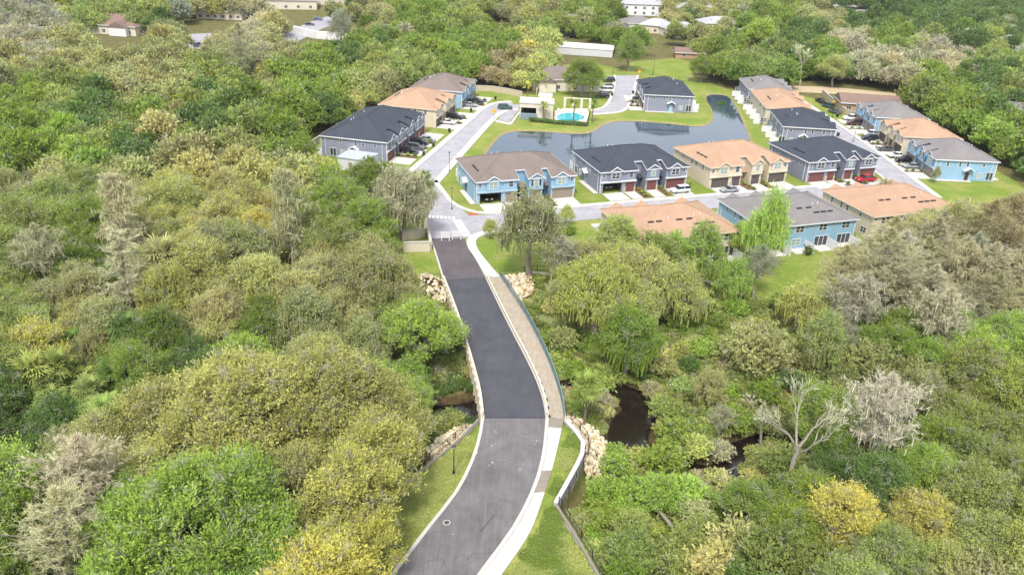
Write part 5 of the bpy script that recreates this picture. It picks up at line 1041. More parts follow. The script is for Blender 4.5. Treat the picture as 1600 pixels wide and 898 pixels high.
# ------------------------------------------------------------------ stuff: far wood and ground cover, instanced
def gn_scatter(name, protos, pts, scl, rot, tints, idx):
    c = bpy.data.collections.new(name + '_kinds')
    for i, m_ in enumerate(protos): o = bpy.data.objects.new(f'{name}_{i:02d}', m_); c.objects.link(o)
    me = bpy.data.meshes.new(name); n = len(pts); me.vertices.add(n); me.vertices.foreach_set('co', np.array(pts, np.float32).ravel())
    a = me.attributes.new('scl', 'FLOAT_VECTOR', 'POINT'); a.data.foreach_set('vector', np.array(scl, np.float32).ravel())
    a = me.attributes.new('rot', 'FLOAT_VECTOR', 'POINT'); a.data.foreach_set('vector', np.stack([np.zeros(n), np.zeros(n), rot], 1).astype(np.float32).ravel())
    a = me.attributes.new('tint', 'FLOAT_COLOR', 'POINT'); a.data.foreach_set('color', np.array(tints, np.float32).ravel())
    a = me.attributes.new('idx', 'INT', 'POINT'); a.data.foreach_set('value', np.array(idx, np.int32))
    ng = bpy.data.node_groups.new(name, 'GeometryNodeTree'); ng.interface.new_socket('Geometry', in_out='INPUT', socket_type='NodeSocketGeometry'); ng.interface.new_socket('Geometry', in_out='OUTPUT', socket_type='NodeSocketGeometry')
    gi, go = ng.nodes.new('NodeGroupInput'), ng.nodes.new('NodeGroupOutput'); iop = ng.nodes.new('GeometryNodeInstanceOnPoints'); ci = ng.nodes.new('GeometryNodeCollectionInfo')
    ci.inputs[0].default_value = c; ci.inputs['Separate Children'].default_value = True; ci.inputs['Reset Children'].default_value = True; iop.inputs['Pick Instance'].default_value = True
    def na(nm, ty): q = ng.nodes.new('GeometryNodeInputNamedAttribute'); q.data_type = ty; q.inputs[0].default_value = nm; return [s for s in q.outputs if s.enabled][0]
    ng.links.new(gi.outputs[0], iop.inputs['Points']); ng.links.new(ci.outputs[0], iop.inputs['Instance']); ng.links.new(na('idx', 'INT'), iop.inputs['Instance Index'])
    ng.links.new(na('rot', 'FLOAT_VECTOR'), iop.inputs['Rotation']); ng.links.new(na('scl', 'FLOAT_VECTOR'), iop.inputs['Scale']); ng.links.new(iop.outputs[0], go.inputs[0])
    o = link(name, me); m_ = o.modifiers.new('scatter', 'NODES'); m_.node_group = ng; o['kind'] = 'stuff'; return o
def with_mat(me, mt): m_ = me.copy(); m_.materials.clear(); m_.materials.append(mt); return m_
# lighter crowns for the far wood
far_p = []
for s in range(5):
    make_oak('far', 5.6, 11.5, 30, 3400, .5); far_p.append(with_mat(TREES['far'][-1]['crown'], LEAFI))
make_bare('farbare', 4.2, 12, 14, 1300, False, 1.3, .07); far_p.append(with_mat(TREES['farbare'][-1]['crown'], LEAFI))
P_, S_, R_, T_, I_ = [], [], [], [], []
SHOW = [(190, 50, 46, 10, 24), (348, 30, 40, 8, 18), (275, 22, 22, 5, 10), (470, 14, 36, 8, 14), (500, 34, 66, 20, 26), (490, 62, 60, 8, 12), (308, 66, 26, 12, 14), (606, 72, 20, 6, 12), (428, 92, 22, 5, 10), (888, 52, 26, 14, 22), (785, 22, 24, 8, 18), (1002, 22, 34, 10, 18), (1086, 30, 30, 9, 16), (1005, 48, 34, 5, 10), (1062, 56, 22, 5, 10), (1128, 38, 32, 8, 12), (1184, 62, 22, 4, 9), (1348, 34, 26, 5, 9), (1428, 50, 26, 6, 10), (1490, 48, 20, 4, 8), (1520, 65, 24, 4, 8), (1568, 58, 26, 5, 9), (1580, 76, 24, 5, 9), (1440, 20, 30, 4, 7), (1335, 8, 66, 6, 12), (912, 86, 36, 8, 16), (1575, 190, 22, 5, 9)]
def hides(x, y):
    X, Y = to_px(x, y, 7); return any(abs(X - a) < w and -up < Y - b < dn for a, b, w, up, dn in SHOW)
def addfar(x, y, k, c, s):
    if hides(x, y): return
    P_.append((x, y, hz(x, y) - .5)); S_.append((s, s, s * random.uniform(.8, 1.15))); R_.append(random.uniform(0, 6.28)); T_.append(tint(c, .1)); I_.append(5 if c == 'S' and random.random() < .5 else random.randrange(5))
for k, c, x, y, s in rest: addfar(x, y, k, c, s)
FARBLD = [(-177, 364, 20), (-153, 417, 24), (68, 499, 22)]
OPEN2 = [ats(q, 0) for q in ([(440, 52), (568, 80), (575, 66), (520, 54), (500, 40), (545, 12), (480, -2), (400, 20)], [(285, 50), (330, 50), (330, 85), (290, 80)], [(300, 34), (385, 34), (385, 46), (300, 44)],
 [(150, 56), (228, 56), (235, 66), (160, 64)], [(876, 86), (942, 88), (942, 76), (880, 74)], [(975, 116), (990, 92), (1060, 90), (1095, 100), (1100, 128), (1040, 128)], [(975, 20), (1030, 26), (1030, 34), (975, 30)], [(1290, 10), (1400, 14), (1400, 20), (1290, 18)])]
SP = 7.6; ix = 0
O2 = np.full(OA.shape, -99.0)
for q in OPEN2: O2 = np.maximum(O2, sdf(q, OA, OB))
OG = np.maximum(OG, O2)
for gy in np.arange(326, 900, SP):
    w = gy * .72 + 40; spn = SP * (1 + max(0, gy - 500) / 1200)
    for gx in np.arange(-w, w, spn):
        x, y = gx + random.uniform(-3, 3), gy + random.uniform(-3, 3)
        X, Y = to_px(x, y, 8)
        if not (-60 < X < 1660 and -70 < Y < 200): continue
        if y < 560 and blocked(x, y, 3): continue
        k, c = seed_at(X, Y)
        if random.random() < .12: c = random.choice('GMODLS')
        addfar(x, y, k, c, random.uniform(.6, 1.05)); ix += 1
for gy in np.arange(900, 2600, 16):
    for gx in np.arange(-gy * .3, gy * .72, 15):
        x, y = gx + random.uniform(-6, 6), gy + random.uniform(-6, 6); X, Y = to_px(x, y, 8)
        if -60 < X < 1660 and Y > -90: addfar(x, y, 'oak', random.choice('DDMG'), random.uniform(1.3, 1.9))
gn_scatter('far_wood', far_p, P_, S_, R_, T_, I_); print('far wood', len(P_))
# undergrowth: leafy patches, weeds and grasses
up = []
make_bush('patch', 1.5, 1.1, 6, 520, .24, mt=LEAFI, stems=False); up.append(TREES['patch'][-1]['crown']); make_bush('patch', 1.8, 1.6, 8, 600, .26, mt=LEAFI); up.append(TREES['patch'][-1]['crown'])
make_grass('weeds', 520, 1.5, .9, LEAFI, leaf=180); up.append(TREES['weeds'][-1]['crown']); make_grass('weeds', 700, 1.6, .7, LEAFI); up.append(TREES['weeds'][-1]['crown'])
P_, S_, R_, T_, I_ = [], [], [], [], []
n = 15000; xs, ys = rng.uniform(-75, 105, n), rng.uniform(48, 175, n)
d1 = sdf(DEV, xs, ys); d2 = sdf(NEAR_PLATEAU, xs, ys); dcr = pld(CREEK, xs, ys); zz = height(xs, ys); BRP = list(DECK_L) + list(WALK_R)[::-1]; d3 = sdf(BRP, xs, ys)
okw = pld(smooth(ats([(914, 690), (910, 712), (868, 787)]), 1), xs, ys) > 2.2
rp = [ats(q, -.8) for q in ([(882, 640), (904, 642), (932, 658), (951, 682), (952, 708), (936, 728), (917, 726), (914, 690)], [(746, 652), (720, 655), (686, 678), (670, 698), (676, 706), (692, 702), (722, 680)], [(791, 440), (812, 437), (832, 437), (833, 455), (812, 469), (800, 458)], [(640, 440), (662, 436), (692, 446), (704, 468), (708, 490), (690, 480), (655, 462)])]
okm = (d1 < -.8) & (d2 < -.8) & (dcr > creek_w(xs) + .9) & (d3 < -1.0) & okw
for q in rp: okm &= sdf(q, xs, ys) < -.9
for i in np.nonzero(okm)[0]:
    x, y = xs[i], ys[i]; b = noise2(x, y, 9) + random.gauss(0, .35); P_.append((x, y, zz[i] - .1)); s = random.uniform(.6, 1.15)
    if x > 4: ii_, cc = (0, 'G') if b > .45 else (2, 'L') if b > .0 else (3, 'O') if b > -.4 else (1, 'M')
    else: ii_, cc = (0, 'D') if b > .2 else (1, 'M') if b > -.3 else (0, 'O')
    if random.random() < .22: cc = random.choice('BTLYK')
    S_.append((s, s, s * random.uniform(.6, 1.0))); R_.append(random.uniform(0, 6.28)); T_.append(tint(cc, .12)); I_.append(ii_)
gn_scatter('undergrowth', up, P_, S_, R_, T_, I_); print('undergrowth', len(P_))
# mown grass blades on the two near lawns
gb = []
make_grass('lawn', 500, .8, .12, LEAFI); q = TREES['lawn'][-1]['crown']; gb.append(q)
P_, S_, R_, T_, I_ = [], [], [], [], []
n = 9000; xs, ys = rng.uniform(-32, 22, n), rng.uniform(56, 92, n); d2 = sdf(NEAR_PLATEAU, xs, ys); RP = list(ROAD_L) + list(SW_R)[::-1]; d3 = sdf([tuple(p) for p in offset(ROAD_L, -1.3)] + [tuple(p) for p in offset(SW_R, .9)][::-1], xs, ys)
for i in np.nonzero((d2 > .8) & (d3 < -.02))[0]:
    P_.append((xs[i], ys[i], -.06)); s = random.uniform(.8, 1.2); S_.append((s, s, s)); R_.append(random.uniform(0, 6.28)); T_.append(tint('G' if noise2(xs[i], ys[i], 4) > .1 else 'L', .08)); I_.append(0)
gn_scatter('lawn_grass', gb, P_, S_, R_, T_, I_); print('lawn', len(P_))

# ------------------------------------------------------------------ vehicles
def paint(name, c, rough=.25): 
    m = mat('paint_' + name, c, rough, .03, 1, spec=.6); return m
PAINT = dict(white=paint('white', rgb(225, 226, 228)), black=paint('black', (.012, .013, .016, 1)), silver=paint('silver', rgb(160, 164, 170)), grey=paint('grey', rgb(90, 94, 100)), red=paint('red', rgb(176, 28, 44)), blue=paint('blue', rgb(60, 96, 140)), maroon=paint('maroon', rgb(92, 44, 60)), teal=paint('teal', rgb(60, 90, 92)), darkblue=paint('darkblue', rgb(36, 44, 66)))
TYRE = mat('tyre', (.02, .02, .02, 1), .9, .1, 4); HUB = mat('hub', rgb(150, 150, 152), .4, .1, 4); HEADL = glassmat('headlight', rgb(220, 222, 220), .1); TAIL = mat('tail_light', rgb(150, 20, 24), .3, .1, 4)
PROF = dict(  # lower body outline (x, z) then cabin outline; length along x, front at +x
 sedan=(4.7, 1.8, [(-2.35, .35), (2.35, .35), (2.35, .68), (2.1, .82), (.95, .94), (-1.65, .98), (-2.3, .9)], [(1.0, .92), (.25, 1.4), (-.95, 1.42), (-1.75, .96)]),
 suv=(4.8, 1.9, [(-2.4, .4), (2.4, .4), (2.4, .85), (2.15, 1.0), (1.2, 1.12), (-2.35, 1.12)], [(1.2, 1.1), (.55, 1.7), (-2.0, 1.72), (-2.32, 1.1)]),
 pickup=(5.7, 2.0, [(-2.85, .45), (2.85, .45), (2.85, 1.0), (2.6, 1.12), (1.35, 1.2), (-2.85, 1.2)], [(1.35, 1.18), (.75, 1.82), (-.75, 1.84), (-.95, 1.18)]),
 van=(5.2, 2.0, [(-2.6, .4), (2.6, .4), (2.6, .9), (2.3, 1.1), (1.9, 1.15), (-2.6, 1.15)], [(1.9, 1.12), (1.2, 1.9), (-2.4, 1.95), (-2.58, 1.12)]))
CARM = {}
def prism(prof, w0, w1, mt, ztop=None):
    """extrude a side outline across the car; upper points taper inward"""
    mb = MB(); zs = [p[1] for p in prof]; a, b = min(zs), max(zs); n = len(prof)
    L = [(x, -(w0 + (w1 - w0) * (z - a) / (b - a + 1e-6)) / 2, z) for x, z in prof]; R = [(x, -y, z) for x, y, z in L]
    mb.face(L); mb.face(R[::-1])
    for i in range(n): mb.face([L[i], R[i], R[(i + 1) % n], L[(i + 1) % n]])
    return mb
def bevel_mesh(mb, name, mt, w=.07):
    me_ = mb.mesh(name, mt); bm = bmesh.new(); bm.from_mesh(me_); bmesh.ops.remove_doubles(bm, verts=bm.verts, dist=.001); bmesh.ops.recalc_face_normals(bm, faces=bm.faces)
    bmesh.ops.bevel(bm, geom=list(bm.edges), offset=w, segments=2, affect='EDGES', clamp_overlap=True); bm.to_mesh(me_); bm.free(); return me_
def car(kind, color, label, px_=None, py_=None, ang=0.0, loc=None, cat=None, nm=None):
    L, W, low, cab = PROF[kind]; key = (kind, color)
    if key not in CARM:
        c_ = [(x * .97 + .0, z - .03) for x, z in cab]; zt = max(z for x, z in cab); roof = [cab[1], cab[2], (cab[2][0], zt - .07), (cab[1][0], zt - .09)]
        pil = prism(cab, W * .9, W * .72, None); g = []
        body = bevel_mesh(prism(low, W, W * .95, None), 'body', PAINT[color])
        rf = MB(); x0, x1 = cab[2][0] - .05, cab[1][0] + .05; hw = W * .37; rf.box(x0, x1, -hw, hw, zt - .03, zt + .05)
        for s in (-1, 1):
            for xx in ((x0 + x1) / 2,): rf.hexa([(xx - .05, s * W * .45 - .03, cab[0][1] - .05), (xx + .05, s * W * .45 - .03, cab[0][1] - .05), (xx + .05, s * W * .45 + .03, cab[0][1] - .05), (xx - .05, s * W * .45 + .03, cab[0][1] - .05), (xx - .05, s * hw - .03, zt), (xx + .05, s * hw - .03, zt), (xx + .05, s * hw + .03, zt), (xx - .05, s * hw + .03, zt)])
        CARM[key] = (body, bevel_mesh(pil, 'windows', M['car_glass'], .04), bevel_mesh(rf, 'roof', PAINT[color], .02))
        if 'wheel' not in CARM:
            wm_ = MB(); wm_.tube([(0, -.11, 0), (0, .11, 0)], .34, 14); CARM['wheel'] = wm_.mesh('wheel', TYRE); CARM['hub'] = MB().tube([(0, -.12, 0), (0, .12, 0)], .2, 10).mesh('rim', HUB)
            CARM['hl'] = MB().box(-.05, .03, -.2, .2, -.08, .08).mesh('headlight', HEADL); CARM['tl'] = MB().box(-.03, .05, -.18, .18, -.1, .1).mesh('tail_light', TAIL)
            CARM['bed'] = MB().box(-2.75, -1.05, -.85, .85, 1.1, 1.215).mesh('bed', M['black'])
    x, y = at(px_, py_) if loc is None else loc; t = thing(nm or {'pickup': 'pickup_truck', 'van': 'van'}.get(kind, 'parked_car'), label, cat or {'pickup': 'pickup', 'van': 'van', 'suv': 'car'}.get(kind, 'car'), (x, y, .08), math.radians(ang), 'cars parked on the estate')
    b, w, r = CARM[key]; link('body', b, t); link('windows', w, t); link('roof', r, t)
    for sx in (-1, 1):
        for sy in (-1, 1): o = link('wheel', CARM['wheel'], t, (sx * L * .31, sy * (W / 2 - .1), .34)); link('rim', CARM['hub'], o)
    zl = low[2][1] - .08
    for sy in (-1, 1): link('headlight', CARM['hl'], t, (L / 2 - .02, sy * W * .34, zl)); link('tail_light', CARM['tl'], t, (-L / 2 + .02, sy * W * .36, zl))
    if kind == 'pickup': link('bed', CARM['bed'], t)
    return t
# cars on the driveways of the left street (fronts face about -12 degrees)
for k, c, X, Y, a, lab in (('suv', 'black', 640, 240, -14, 'black car with a white roof panel, nearest on the left street drives'), ('suv', 'grey', 650, 234, -14, 'grey car second along the drives of the long grey townhouse'), ('suv', 'black', 656, 226, -14, 'black car third along the drives of the long grey townhouse'), ('sedan', 'silver', 668, 221, -14, 'silver car farthest along the drives of the long grey townhouse'),
    ('sedan', 'white', 700, 194, -14, 'white car on the drive of the tan left-street townhouse'), ('suv', 'black', 711, 186, -14, 'black car between the tan and blue left-street townhouses'), ('pickup', 'darkblue', 743, 162, -14, 'dark blue pickup at the far blue left-street townhouse'), ('sedan', 'silver', 735, 167, -14, 'silver car beside the dark blue pickup'),
    # row by the pond
    ('suv', 'white', 1062, 301, 200, 'white car on the drive of the right grey unit with open-garage neighbour'), ('sedan', 'silver', 1139, 300, 197, 'silver car in front of the tan pond-row townhouse'), ('pickup', 'red', 1352, 284, 200, 'bright red pickup in front of the right grey townhouse'),
    # right street
    ('pickup', 'white', 1330, 188, 184, 'white pickup farthest up the right street drives'), ('suv', 'maroon', 1335, 195, 184, 'maroon car beside the farthest white pickup'), ('pickup', 'white', 1361, 213, 184, 'white pickup in front of the tan right-street townhouse'), ('suv', 'darkblue', 1358, 219, 184, 'dark blue car beside the middle white pickup'), ('sedan', 'white', 1400, 246, 184, 'white car nearest among those at the near blue townhouse, beside a black car'), ('pickup', 'black', 1414, 254, 184, 'black pickup in front of the near blue townhouse'), ('sedan', 'silver', 1424, 263, 184, 'silver car last before the near blue townhouse corner'), ('sedan', 'grey', 1383, 236, 184, 'grey car at the gap between tan and near blue townhouses'),
    ('sedan', 'black', 1281, 160, 100, 'black car far up the right street by the beige wall'), ('suv', 'teal', 1293, 168, 120, 'dark teal car parked below the yellow box on the wall'), ('sedan', 'grey', 1304, 177, 130, 'grey car parked at the bend of the right street'),
    # upper street
    ('suv', 'black', 941, 153, 185, 'black car nearest on the left side of the upper street'), ('van', 'white', 946, 144, 185, 'white van under the clubhouse oak'), ('sedan', 'grey', 949, 137, 185, 'grey car between the white van and the lamp post'), ('suv', 'darkblue', 951, 128, 185, 'dark blue car at the far end of the upper street'), ('sedan', 'darkblue', 998, 156, 180, 'dark car on the drive of the lone grey townhouse'),
    ('suv', 'teal', 789, 171, -4, 'dark teal car in the small visitor parking by the pool house'),
    ('sedan', 'darkblue', 484, 40, 10, 'dark car on the far curving road at the top left'), ('sedan', 'blue', 497, 32, 10, 'blue car on the far curving road at the top left'), ('suv', 'blue', 309, 73, 90, 'blue car on the small far road piece at the top left')):
    car(k, c, lab, X, Y, a)
def P_in(u, v): return P(u, v)
car('suv', 'black', 'black car inside the open garage of the blue corner townhouse', loc=P(3.2, 2.9), ang=A0 - 90)
x_, y_ = 19.9 + 3.2 * ca - 4.2 * sa, 181.8 + 3.2 * sa + 4.2 * ca
car('suv', 'grey', 'dark car deep inside the open garage of the grey townhouse', loc=(x_, y_), ang=A0 - 90)
# ------------------------------------------------------------------ wheelie bins, air conditioners
binm = (MB().hexa([(-.26, -.3, 0), (.26, -.3, 0), (.26, .3, 0), (-.26, .3, 0), (-.32, -.36, 1.0), (.32, -.36, 1.0), (.32, .36, 1.0), (-.32, .36, 1.0)]).mesh('bin_body', M['black']), MB().box(-.34, .34, -.38, .38, 1.0, 1.09).mesh('lid', PAINT['grey']))
def wheelie(px_, py_, lab):
    x, y = at(px_, py_); t = thing('wheelie_bin', lab, 'bin', (x, y, .1), .3, 'wheelie bins by the kerbs'); link('bin_body', binm[0], t); link('lid', binm[1], t)
for X, Y, l in ((662, 243, 'wheelie bin by the kerb beside the nearest black car of the left street'), (702, 207, 'wheelie bin at the kerb of the tan left-street townhouse'), (736, 175, 'wheelie bin at the kerb of the far blue left-street townhouse'), (756, 160, 'farthest wheelie bin on the left street'), (677, 229, 'wheelie bin at the kerb before the silver car'), (774, 156, 'wheelie bin at the lawn edge near the beige wall'), (1358, 222, 'wheelie bin at the kerb before the tan right-street townhouse'), (1374, 236, 'second wheelie bin at the right street kerb'), (1308, 183, 'wheelie bin at the bend of the right street'), (989, 147, 'wheelie bin right of the upper street, farther one'), (988, 162, 'wheelie bin right of the upper street, nearer one'), (956, 150, 'wheelie bin left of the upper street'), (1309, 213, 'dark bin at the front corner of the grey townhouse with rear screens')): wheelie(X, Y, l)
acm = (MB().box(-.42, .42, -.42, .42, 0, .8).mesh('case', PAINT['grey']), MB().tube([(0, 0, .8), (0, 0, .84)], .34, 12).mesh('fan_grille', M['black']))
for X, Y, l in ((1223, 394, 'air conditioner beside the white screen of the blue rear townhouse'), (1078, 413, 'air conditioner beside the white screen of the tan rear townhouse'), (1332, 388, 'air conditioner near the right corner of the blue rear townhouse')):
    x, y = at(X, Y); t = thing('air_conditioner', l, 'air conditioner', (x, y, 0)); link('case', acm[0], t); link('fan_grille', acm[1], t)
# portable toilet-like speed sign, yellow diamond sign
def sign(px_, py_, lab, c=rgb(226, 170, 40)):
    x, y = at(px_, py_); t = thing('road_sign', lab, 'sign', (x, y, 0)); MB().tube([(0, 0, 0), (0, 0, 2.6)], .05, 6).build('post', M['black'], t)
    MB().hexa([(0, -.06, 1.7), (.75, -.06, 2.45), (.75, -.03, 2.45), (0, -.03, 1.7), (-.75, -.06, 2.45), (0, -.06, 3.2), (0, -.03, 3.2), (-.75, -.03, 2.45)]).build('sign_board', mat('sign_yellow', c, .5, .05, 2), t)
sign(772, 186, 'yellow diamond warning sign at the bend before the visitor parking'); sign(998, 122, 'yellow-orange sign board at the end of the upper street')
# ------------------------------------------------------------------ generic houses
def house(label, x, y, ang, W, D, h, wall_, roof_, cat='house', nm='house', hip=True, wins=4, storeys=1, group=None, slope=.42):
    t = thing(nm, label, cat, (x, y, 0), math.radians(ang), group); w = MB(); w.box(-W / 2, W / 2, -D / 2, D / 2, 0, h).build('wall', wall_, t); o = .6; a, b = W / 2 + o, D / 2 + o; zr_ = h + slope * b
    r = MB(); rx = a - b if hip else a
    r.face([(-a, -b, h), (a, -b, h), (rx, 0, zr_), (-rx, 0, zr_)]); r.face([(a, b, h), (-a, b, h), (-rx, 0, zr_), (rx, 0, zr_)]); r.face([(a, -b, h), (a, b, h), (rx, 0, zr_)]); r.face([(-a, b, h), (-a, -b, h), (-rx, 0, zr_)]); r.face([(-a, -b, h - .001), (-a, b, h - .001), (a, b, h - .001), (a, -b, h - .001)])
    R = r.build('roof', roof_, t); MB().box(-a - .03, a + .03, -b - .03, -b, h - .25, h + .03).box(-a - .03, a + .03, b, b + .03, h - .25, h + .03).box(-a - .03, -a, -b, b, h - .25, h + .03).box(a, a + .03, -b, b, h - .25, h + .03).build('fascia', M['white'], R)
    for s in range(storeys):
        for i in range(wins): window(t, -W / 2 + W * (i + .5) / wins, 1.5 + 2.8 * s, 1.4, 1.3, 0, -D / 2, 'white', (2, 1))
        for i in range(max(1, wins // 2)): window(t, -D / 2 + D * (i + .5) / max(1, wins // 2), 1.5 + 2.8 * s, 1.3, 1.2, 3, -W / 2, 'white', (2, 1)); window(t, -D / 2 + D * (i + .5) / max(1, wins // 2), 1.5 + 2.8 * s, 1.3, 1.2, 1, W / 2, 'white', (2, 1))
    return t
def gable_front(t, cx, y, w, h, proj, wm, rm_):
    MB().box(cx - w / 2, cx + w / 2, y - proj, y, 0, h).build('porch', wm, t)
    p = h + w * .3; f = MB(); b = w / 2 + .4
    f.face([(cx - b, y - proj - .4, h), (cx, y - proj - .4, p), (cx, y + 6, p), (cx - b, y + 6, h)]).face([(cx, y - proj - .4, p), (cx + b, y - proj - .4, h), (cx + b, y + 6, h), (cx, y + 6, p)]).face([(cx - b, y - proj - .38, h), (cx + b, y - proj - .38, h), (cx, y - proj - .38, p)])
    f.build('gable_roof', rm_, t)
# the pool house, clubhouse and pool
def aw(X, Y, z=0): return at(X, Y, z)
x0, y0 = aw(812, 184); x1, y1 = aw(864, 187); w_ = x1 - x0
t = thing('pool_house', 'cream flat-roofed pool house with grey planter wall in front of the pond', 'pool house', ((x0 + x1) / 2, (y0 + y1) / 2 + 3, 0), math.atan2(y1 - y0, x1 - x0) + .02)
W2 = math.hypot(x1 - x0, y1 - y0) / 2
CRM = WALL['cream']
MB().box(-W2, -W2 + .4, -3, 4, 0, 4.6).box(-W2 + 5.2, W2, -3, -2.6, 0, 4.6).box(W2 - .4, W2, -2.59, 4, 0, 4.6).box(-W2, W2, 3.6, 4, 0, 4.6).box(-W2 + .41, -W2 + 5.2, -3, -2.6, 3.3, 4.6).box(-W2 + 5.2, -W2 + 5.6, -2.59, 3.5, 0, 3.2).build('wall', CRM, t)
MB().box(-W2 - .2, W2 + .2, -3.2, 4.2, 4.61, 4.95).build('roof', M['concrete'], t); MB().box(-W2 + 1.2, -W2 + 4.9, 2.5, 3.5, 0, 3.2).build('interior_shade', M['black'], t)  # black box stands in for the shade inside the pool house
MB().box(-W2 + .3, -W2 + 5.4, -4.6, -3.4, 0, 1.7).build('planter_wall', mat('blue_grey_stucco', rgb(130, 146, 156), .8, .1, 2), t)
MB().box(.5, 4.6, 4.05, 8, 0, 5.4).build('taller_block', CRM, t); MB().box(.3, 4.8, 4.0, 8.2, 5.41, 5.6).build('upper_roof', M['concrete'], t)
poly_sheet('pool_deck', ats([(866, 190), (866, 174), (880, 170), (918, 170), (920, 178), (916, 193)]), .05, mat('pool_deck', rgb(222, 200, 186), .8, .08, 2))
pl = thing('swimming_pool', 'turquoise swimming pool with pale coping beside the cream pool house', 'pool')
Pp = ats([(869, 182), (880, 177), (900, 177), (913, 182), (912, 187), (898, 190), (880, 190), (871, 187)]); mb = MB(); cx = sum(p[0] for p in Pp) / 8; cy = sum(p[1] for p in Pp) / 8
MB().face([(x, y, .085) for x, y in Pp]).build('pool_water', watermat('pool_water', rgb(60, 176, 190), .1, .2, 3), pl)
for i in range(8):
    a, b = Pp[i], Pp[(i + 1) % 8]; f = lambda p: (cx + (p[0] - cx) * 1.07, cy + (p[1] - cy) * 1.07); A_, B_ = f(a), f(b)
    mb.hexa([(*a, .052), (*b, .052), (*B_, .052), (*A_, .052), (*a, .14), (*b, .14), (*B_, .14), (*A_, .14)])
mb.build('coping', M['white'], pl)
ux = thing('poolside_pergola', 'row of cream columns with dark planting behind the pool', 'pergola')
for k in range(4): X = 882 + k * 13; x, y = at(X, 169 + k * .5); MB().box(x - .35, x + .35, y - .35, y + .35, 0, 3.2).build('column', CRM, ux)
a, b = at(880, 168.5), at(923, 170.5); MB().bar((*a, 3.3), (*b, 3.3), .6, .2).build('beam', CRM, ux)
lm = MB().box(-.3, .3, -.9, .5, .25, .33).hexa([(-.3, .5, .25), (.3, .5, .25), (.3, 1.0, .6), (-.3, 1.0, .6), (-.3, .5, .33), (.3, .5, .33), (.3, 1.0, .68), (-.3, 1.0, .68)]).mesh('bed', M['white']); lg = MB().box(-.28, -.22, -.8, -.74, .05, .25).box(.22, .28, -.8, -.74, .05, .25).box(-.28, -.22, .5, .56, .05, .25).box(.22, .28, .5, .56, .05, .25).mesh('legs', M['white'])
for k in range(6):
    x, y = at(873 + 7 * k, 174.2 + .35 * k); t = thing('sun_lounger', ['leftmost', 'second', 'third', 'fourth', 'fifth', 'rightmost'][k] + ' white sun lounger in the row behind the swimming pool', 'lounger', (x, y, .05), .1, 'sun loungers behind the pool'); link('bed', lm, t); link('legs', lg, t)
fence('black metal fence with a clipped hedge between pool and pond', ats([(866, 192.5), (885, 194.5), (917, 196.5), (922, 178)]), 1.3, pick=.6)
t = house('beige clubhouse with tan shingle roof behind the round green oak', *at(880, 136), 6, 24, 14, 4.2, CRM, ROOF['taupe'], 'clubhouse', 'clubhouse', wins=4); gable_front(t, -7, -7, 6, 3.6, 2.5, CRM, ROOF['taupe'])
t = thing('parcel_shelter', 'small pale flat-roofed shelter below the long grey townhouse', 'shelter', (*at(560, 262), 0), math.radians(-16))
MB().box(-3.9, 3.9, -3.2, 3.2, 0, 3.1).build('wall', mat('pale_wall', rgb(206, 208, 210), .8, .06, 1), t); MB().box(-4.1, 4.1, -3.4, 3.4, 3.101, 3.3).build('roof', mat('membrane', rgb(176, 182, 190), .7, .15, 1.5), t); MB().box(.5, 1.9, -1, .2, 3.301, 3.6).box(-2.4, -1.6, .6, 1.4, 3.301, 3.55).build('roof_hatch', M['white'], t); MB().box(-1, 0, -3.25, -3.201, .1, 2.2).build('door', M['damp'], t)
slabs('shelter_path', ats([(575, 268), (608, 262)]), ats([(577, 271), (610, 265)]), -.2, .08, 2, M['concrete'], .03)
# perimeter walls
def bwall(lab, pxs, h=1.8): 
    t = wall('perimeter_wall', lab, ats(pxs), h, -.3, .25, mat('beige_panel', rgb(196, 182, 156), .85, .08, 1), M['curb'], 3.0)
bwall('beige panel wall in front of the dark wood at the top of the left street', [(742, 142), (770, 143), (800, 148), (816, 152)])
bwall('beige panel wall running up behind the clubhouse', [(838, 148), (850, 132), (864, 114), (876, 106)])
bwall('beige panel wall left of the long grey townhouse', [(462, 246), (480, 236), (498, 224)])
bwall('beige panel wall beside the right street end with the yellow box', [(1284, 148), (1302, 164), (1318, 178), (1338, 186)])
fence('black metal fence along the yellow field behind the pond', ats([(1000, 121), (1060, 126), (1110, 131), (1160, 142)]), 1.3, step=3.5, pick=.7)
t = thing('yellow_box', 'yellow box cabinet beside the beige wall at the end of the right street', 'cabinet', (*at(1302, 167), 0), .5); MB().box(-1.1, 1.1, -.6, .6, 0, 1.9).build('cabinet_body', mat('yellow_paint', rgb(216, 170, 60), .6, .08, 2), t); MB().box(-1.15, 1.15, -.65, .65, 1.901, 2.0).build('lid', mat('yellow_paint', rgb(216, 170, 60)), t)
# houses around
h1 = house('brick house with dark brown roof behind the far blue right-street townhouse', *at(1352, 172), -6, 19, 10, 3.2, WALL['brick'], ROOF['brown'], wins=4, hip=False)
h2 = house('brown-roofed house with white porch alone in the wood at the top left', *at(190, 50), -8, 24, 16, 4.0, WALL['cream'], ROOF['brown'], wins=4); gable_front(h2, 5, -8, 8, 3.8, 2.5, M['white'], ROOF['brown'])
house('long building with green roof at the top left', *at(348, 28), 4, 22, 12, 4.0, WALL['cream'], ROOF['green'], 'building', 'building', wins=6)
house('small green-roofed building left of the long green roof', *at(275, 20), 0, 12, 9, 3.4, WALL['tan'], ROOF['green'], 'building', 'building', wins=3)
house('pink-brown roofed house above the far road at the top left', *at(458, 12), 12, 26, 16, 5, WALL['cream'], ROOF['brown'], wins=4)
house('tan-roofed house right of the pink-brown roof at the top', *at(512, 6), 8, 22, 14, 4, WALL['cream'], ROOF['tan'], wins=3)
